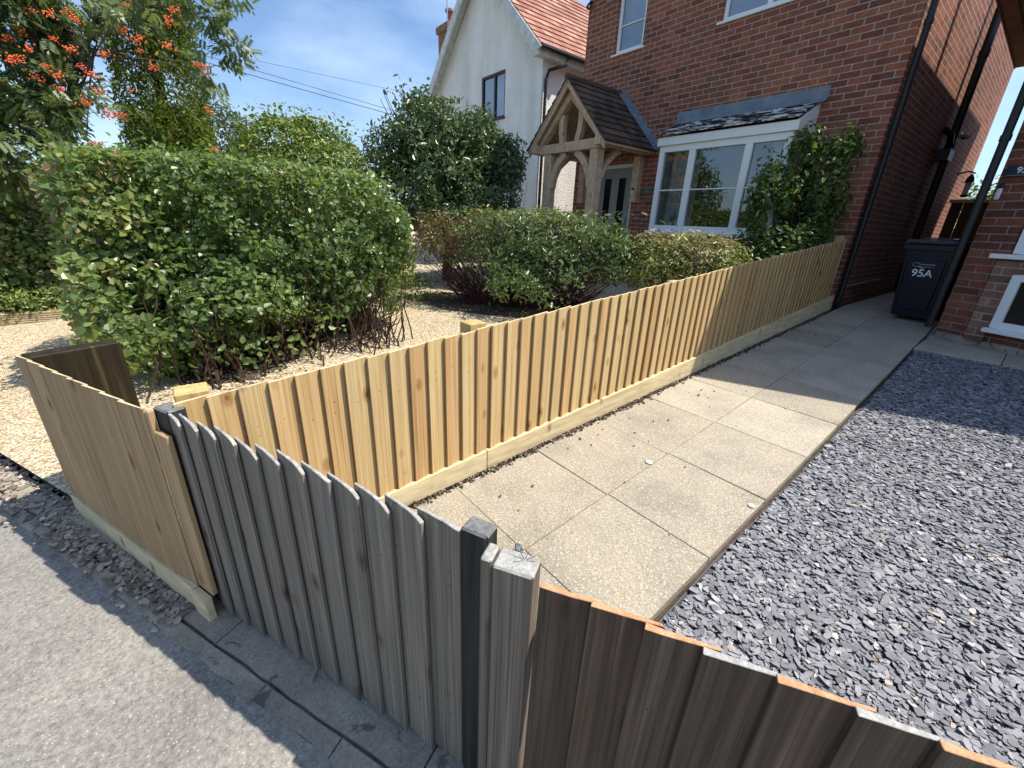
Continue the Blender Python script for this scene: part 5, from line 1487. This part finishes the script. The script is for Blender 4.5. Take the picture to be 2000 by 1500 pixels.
# round tree far behind
hb = (-16.0, 1.85, -1.5)
hd = plant("tree", "rounded grey green tree standing behind the conifer", "tree", hb)
A = blob(9500, (-16.0, 1.7, 1.35), (1.3, 1.25, 1.5), p=2.3, depth=.2, lump=.08, freq=6, seed=66)
P, N = loc_pts(A, hb)
leaves("crown", P, N, .10, .45, M['leaf_far'], hd, up=.4)
mb = MB(); mb.tube([(0, 0, 0), (0, 0, 2.4)], [.14, .08], 8); mb.build("trunk", M['bark'], hd)

# rowan with orange berries
hb = (-9.15, -.90, -1.45)
rw = plant("rowan_tree", "rowan tree hung with orange red berry clusters at the upper left", "tree", hb)
mb = MB()
mb.tube([(0, 0, 0), (.02, -.02, 1.1), (.0, .0, 1.9), (.05, .02, 2.4)], [.16, .14, .125, .11], 10)
limbs = [((.05, .02, 2.3), (.15, .45, 3.2), (.2, 1.0, 4.1), .05), ((.0, 0, 2.2), (.2, -.6, 2.9), (.3, -1.4, 3.6), .07), ((.04, .02, 2.35), (-.1, .1, 3.2), (.1, .3, 4.6), .08),
         ((.02, 0, 1.9), (.35, -.35, 2.3), (.5, -1.1, 2.55), .05), ((.04, .02, 2.1), (.3, .35, 2.75), (.4, .8, 3.6), .025), ((.05, .02, 2.35), (.4, .1, 3.2), (.6, .3, 4.3), .05), ((-.02, 0, 2.0), (-.4, -.5, 2.6), (-.5, -1.2, 3.4), .05)]
for a, b, c, r in limbs:
    mb.tube([a, Vector(a).lerp(Vector(b), .5) + Vector((.02, .03, .03)), b, Vector(b).lerp(Vector(c), .5) + Vector((-.03, .02, .04)), c], [r, r * .85, r * .7, r * .45, r * .2], 7)
mb.build("trunk", M['bark'], rw)
cl = [blob(900, (-9.0, -.70, 2.35), (.8, .55, .75), depth=.6, lump=.25, freq=5, seed=71, gap=(3.5, -.5)),
      blob(1100, (-8.95, -1.5, 1.9), (.85, .9, 1.0), depth=.6, lump=.25, freq=5, seed=72, gap=(3.5, -.5)),
      blob(800, (-8.85, -1.35, 3.0), (.9, .78, .7), depth=.6, lump=.2, freq=5, seed=73),
      blob(70, (-8.7, .20, 2.35), (.4, .4, .5), depth=.5, lump=.25, freq=5, seed=74, gap=(4, -.3)),
      blob(55, (-8.7, .80, 2.85), (.3, .36, .22), depth=.5, lump=.3, freq=5, seed=81),
      blob(75, (-8.75, 1.20, 2.62), (.26, .34, .28), depth=.5, lump=.3, freq=5, seed=75),
      blob(40, (-8.8, 1.42, 2.3), (.2, .24, .2), depth=.5, lump=.3, freq=5, seed=76),
      blob(45, (-8.6, .95, 1.85), (.18, .18, .38), depth=.5, lump=.3, freq=5, seed=77),
      blob(750, (-8.8, -1.55, .95), (.75, .75, .75), depth=.6, lump=.3, freq=5, seed=78, gap=(4, -.3)),
      blob(380, (-8.7, -1.5, .45), (.5, .6, .4), depth=.6, lump=.3, freq=5, seed=82),
      blob(420, (-8.7, -.65, 1.2), (.5, .55, .6), depth=.6, lump=.3, freq=5, seed=79, gap=(4, -.2)),
      blob(40, (-8.75, 1.45, 2.95), (.25, .3, .18), depth=.5, lump=.3, freq=5, seed=80)]
P, N = loc_pts(cat_pts(*cl), hb)
n = len(P)
rach = unit(N * .6 + RNG.normal(size=(n, 3)) * .7 + np.array([0, 0, -.45])); L = RNG.uniform(.13, .21, n)
sd = unit(np.cross(rach, np.array([0, 0, 1.]) + RNG.normal(size=(n, 3)) * .5)); nr = np.cross(rach, sd)
Vs, Fs, rs_ = [], [], []
base = 0
rl = np.clip(.45 + .25 * RNG.normal(size=n), 0, 1)
for j in range(7):
    f = .22 + .78 * j / 6
    for s in ((1, -1) if j < 6 else (0,)):
        o0 = P + rach * (L * f)[:, None]
        d = unit(sd * s * 1.0 + rach * (.55 if s else 1)) * (L * .42)[:, None]
        wv = unit(np.cross(d, nr)) * (L * .075)[:, None]
        dr = nr * 0 + np.array([0, 0, -1]) * (L * .06)[:, None]
        V = np.stack([o0, o0 + d * .5 + wv, o0 + d + dr, o0 + d * .5 - wv], 1).reshape(-1, 3)
        Vs.append(V); Fs.append(base + np.arange(n * 4).reshape(-1, 4)); base += n * 4; rs_.append(rl)
np_mesh("crown", np.concatenate(Vs), np.concatenate(Fs), M['leaf_rowan'], rw, np.concatenate(rs_))
mb = MB(); 
for i in RNG.choice(n, 260, replace=False):
    tgt = P[i]; lim = min(limbs, key=lambda q: (Vector(q[2]) - Vector(tgt)).length); b0 = Vector(lim[1]).lerp(Vector(lim[2]), random.uniform(.1, .9))
    if (b0 - Vector(tgt)).length < 1.3: mb.tube([b0, b0.lerp(Vector(tgt), .5) + Vector((0, 0, .05)), Vector(tgt)], [.012, .008, .004], 4, caps=False)
mb.build("branchlets", M['bark'], rw)
ico = [(0, 0, 1), (.894, 0, .447), (.276, .851, .447), (-.724, .526, .447), (-.724, -.526, .447), (.276, -.851, .447), (.724, .526, -.447), (-.276, .851, -.447), (-.894, 0, -.447), (-.276, -.851, -.447), (.724, -.526, -.447), (0, 0, -1)]
icf = [(0, 1, 2), (0, 2, 3), (0, 3, 4), (0, 4, 5), (0, 5, 1), (1, 6, 2), (2, 7, 3), (3, 8, 4), (4, 9, 5), (5, 10, 1), (6, 7, 2), (7, 8, 3), (8, 9, 4), (9, 10, 5), (10, 6, 1), (11, 7, 6), (11, 8, 7), (11, 9, 8), (11, 10, 9), (11, 6, 10)]
IC, IF = np.array(ico), np.array(icf)
meshes = []
for q in range(4):
    nbr = 26
    c = RNG.normal(size=(nbr, 3)) * np.array([.042, .042, .024])
    V = (IC[None] * .0115 * RNG.uniform(.85, 1.15, (nbr, 1, 1)) + c[:, None]).reshape(-1, 3)
    F = (IF[None] + (np.arange(nbr) * 12)[:, None, None]).reshape(-1, 3)
    o = np_mesh("berry_sprays", V, F, M['berry'], rw, smooth=True)
    meshes.append(o.data)
    o.location = P[(q * 97) % n] + N[(q * 97) % n] * .05
BCL = [(40, 60), (55, 95), (105, 75), (150, 40), (140, 30), (30, 115), (95, 25), (245, 10), (265, 80), (275, 75), (205, 105), (195, 178), (160, 130), (180, 145), (110, 145), (115, 172), (255, 175), (235, 225), (215, 222), (190, 282), (330, 42), (330, 90), (300, 130), (395, 130), (403, 145), (385, 125), (240, 57), (275, 100), (15, 73), (20, 115), (134, 95), (88, 128), (410, 218), (420, 292), (70, 150), (62, 20), (340, 20), (165, 200)]
for i, (px, py) in enumerate(BCL):
    d = CM.to_3x3() @ Vector(((px - 1000) / 808.15, -(py - 750) / 808.15, -1)); d /= math.hypot(d.x, d.y)
    w = d * random.uniform(8.05, 8.5) - Vector(hb)
    o = link("berry_sprays", meshes[i % 4], rw); o.location = w; o.rotation_euler = (random.uniform(-.4, .4), random.uniform(-.4, .4), random.uniform(0, 6)); o.scale = (random.uniform(.55, 1.1),) * 3

# second hedge and border at the far left
hb = (-9.1, -1.9, -1.5)
hd = plant("hedge", "clipped boundary hedge at far left behind the block edged border", "hedge", hb)
A = cat_pts(blob(12000, (-9.3, -1.9, -.72), (.45, 1.5, .75), p=4, rz=.15, depth=.4, lump=.06, freq=6, seed=84), blob(13000, (-9.3, -1.9, -.70), (.55, 1.6, .82), p=4, rz=.15, depth=.15, lump=.08, freq=7, seed=85))
P, N = loc_pts(A, hb)
leaves("hedge_leaves", P, N, .07, .7, M['leaf_hedge'], hd, fold=.16, up=.4)
mb = MB(); twigs(mb, (0, 0, 0), [(random.uniform(-.5, .2), random.uniform(-1.4, 1.4), random.uniform(.5, 1.4)) for _ in range(40)], .012, .004, .08, 4, 4, .5); mb.build("branches", M['twig'], hd)
bw_ = thing("edging_wall", "low stacked buff stone edging of the border at far left", "wall", (0, 0, 0))
mb = MB()
p0, p1 = Vector((-8.62, -2.6, 0)), Vector((-8.42, -1.12, 0))
for k in range(3):
    f = k * .012
    a0 = p0 + Vector((-f, 0, 0)); a1 = p1 + Vector((-f, 0, 0))
    mb.hexa([(a0.x - .2, a0.y, -1.6 + k * .056), (a0.x, a0.y, -1.6 + k * .056), (a1.x, a1.y, -1.56 + k * .056), (a1.x - .2, a1.y, -1.56 + k * .056),
             (a0.x - .2, a0.y, -1.6 + k * .056 + .052), (a0.x, a0.y, -1.6 + k * .056 + .052), (a1.x, a1.y, -1.56 + k * .056 + .052), (a1.x - .2, a1.y, -1.56 + k * .056 + .052)])
mb.build("stone_course", M['stone_edge'], bw_, bevel=.006)
gcov = plant("ground_cover", "low yellow green ground cover along the far left border", "ground cover", (0, 0, 0))
A = blob(2600, (-8.75, -1.75, -1.30), (.28, 1.15, .2), p=2.5, rz=.12, depth=.4, lump=.2, freq=6, seed=86)
leaves("cover_leaves", A[0], A[1], .06, .5, M['leaf_ground'], gcov, up=.6)
gcov["kind"] = "stuff"
w2_ = plant("weeds", "low green weeds on the gravel between the two hedges", "weeds", (0, 0, 0))
A = blob(1800, (-7.6, 3.35, -1.1), (.75, .7, .18), p=2.2, depth=.5, lump=.25, freq=6, seed=87)
B = blob(350, (-6.3, 2.95, -1.18), (.5, .5, .08), p=2.2, depth=.5, lump=.25, freq=6, seed=88)
P, N = cat_pts(A, B)
leaves("weed_leaves", P, N, .055, .5, M['leaf_ground'], w2_, up=.6)
w2_["kind"] = "stuff"
rose = plant("rose_bush", "small bush with coral flowers between the hedges", "bush", (-7.0, 2.95, -1.2))
A = blob(900, (0, 0, .5), (.32, .32, .5), depth=.5, lump=.2, seed=89)
leaves("bush_leaves", A[0], A[1], .06, .55, M['leaf_hedge'], rose, up=.4)
for i, (a, b, c) in enumerate(((.25, .05, .82), (.28, .2, .7), (.3, -.05, .55))):
    mb = MB(); mb.tube([(a, b, c), (a + .01, b, c + .03), (a, b, c + .05)], [.02, .045, .02], 8); mb.build("bloom", M['flower'], rose, smooth=True)

# trees beyond the passage and far treeline / far house
hb = (-1.0, 17.5, -1.0)
hd = plant("tree", "pale green tree top seen over the timber gate in the passage", "tree", hb)
A = blob(3500, (-1.1, 17.5, .6), (1.6, 1.2, 1.1), depth=.3, lump=.2, freq=5, seed=95)
P, N = loc_pts(A, hb)
leaves("crown", P, N, .12, .5, M['leaf_hedge_b'], hd, up=.4)
mb = MB(); mb.tube([(0, 0, 0), (0, 0, 1.4)], [.1, .06], 7); mb.build("trunk", M['bark'], hd)
fh = thing("bungalow", "distant low house with brown tiled roof above the far left hedge", "house", (0, 0, 0))
tiled("roof", fh, (-38, -14, .55), (-38, 1, .55), (-42, -14, 2.1), (-42, 1, 2.1), 9, M['tile_far'], .9, .03)
mb = MB(); mb.box((-45.5, -13.5, -2.4), (-38.5, .5, .6)); mb.build("wall", M['brick3'], fh)
tl_ = plant("treeline", "distant line of trees beyond the gardens", "treeline", (0, 0, 0))
bl = [blob(1500, (-60 + random.uniform(-6, 6), y_, random.uniform(-.5, .8)), (4, 4.5, random.uniform(2.4, 3.6)), depth=.25, lump=.15, freq=5, seed=100 + i) for i, y_ in enumerate(range(-30, 60, 6))]
P, N = cat_pts(*bl)
leaves("treeline_leaves", P, N, .55, .6, M['leaf_far'], tl_, up=.4)
tl_["kind"] = "stuff"

# a tree across the street, mirrored in the bay window
hb = (-13.6, -9.5, -1.7)
hd = plant("tree", "dark round tree across the street mirrored in the bay window", "tree", hb)
A = cat_pts(blob(5200, (-13.6, -9.5, 1.3), (1.8, 1.8, 1.8), depth=.3, lump=.25, freq=4, seed=120), blob(1500, (-14.0, -9.5, 3.4), (1.0, 1.0, 1.0), depth=.4, lump=.3, freq=4, seed=121))
P, N = loc_pts(A, hb)
leaves("crown", P, N, .2, .5, M['leaf_dark'], hd, up=.4)
mb = MB(); mb.tube([(0, 0, 0), (0, 0, 3.2)], [.2, .1], 8); mb.build("trunk", M['bark'], hd)
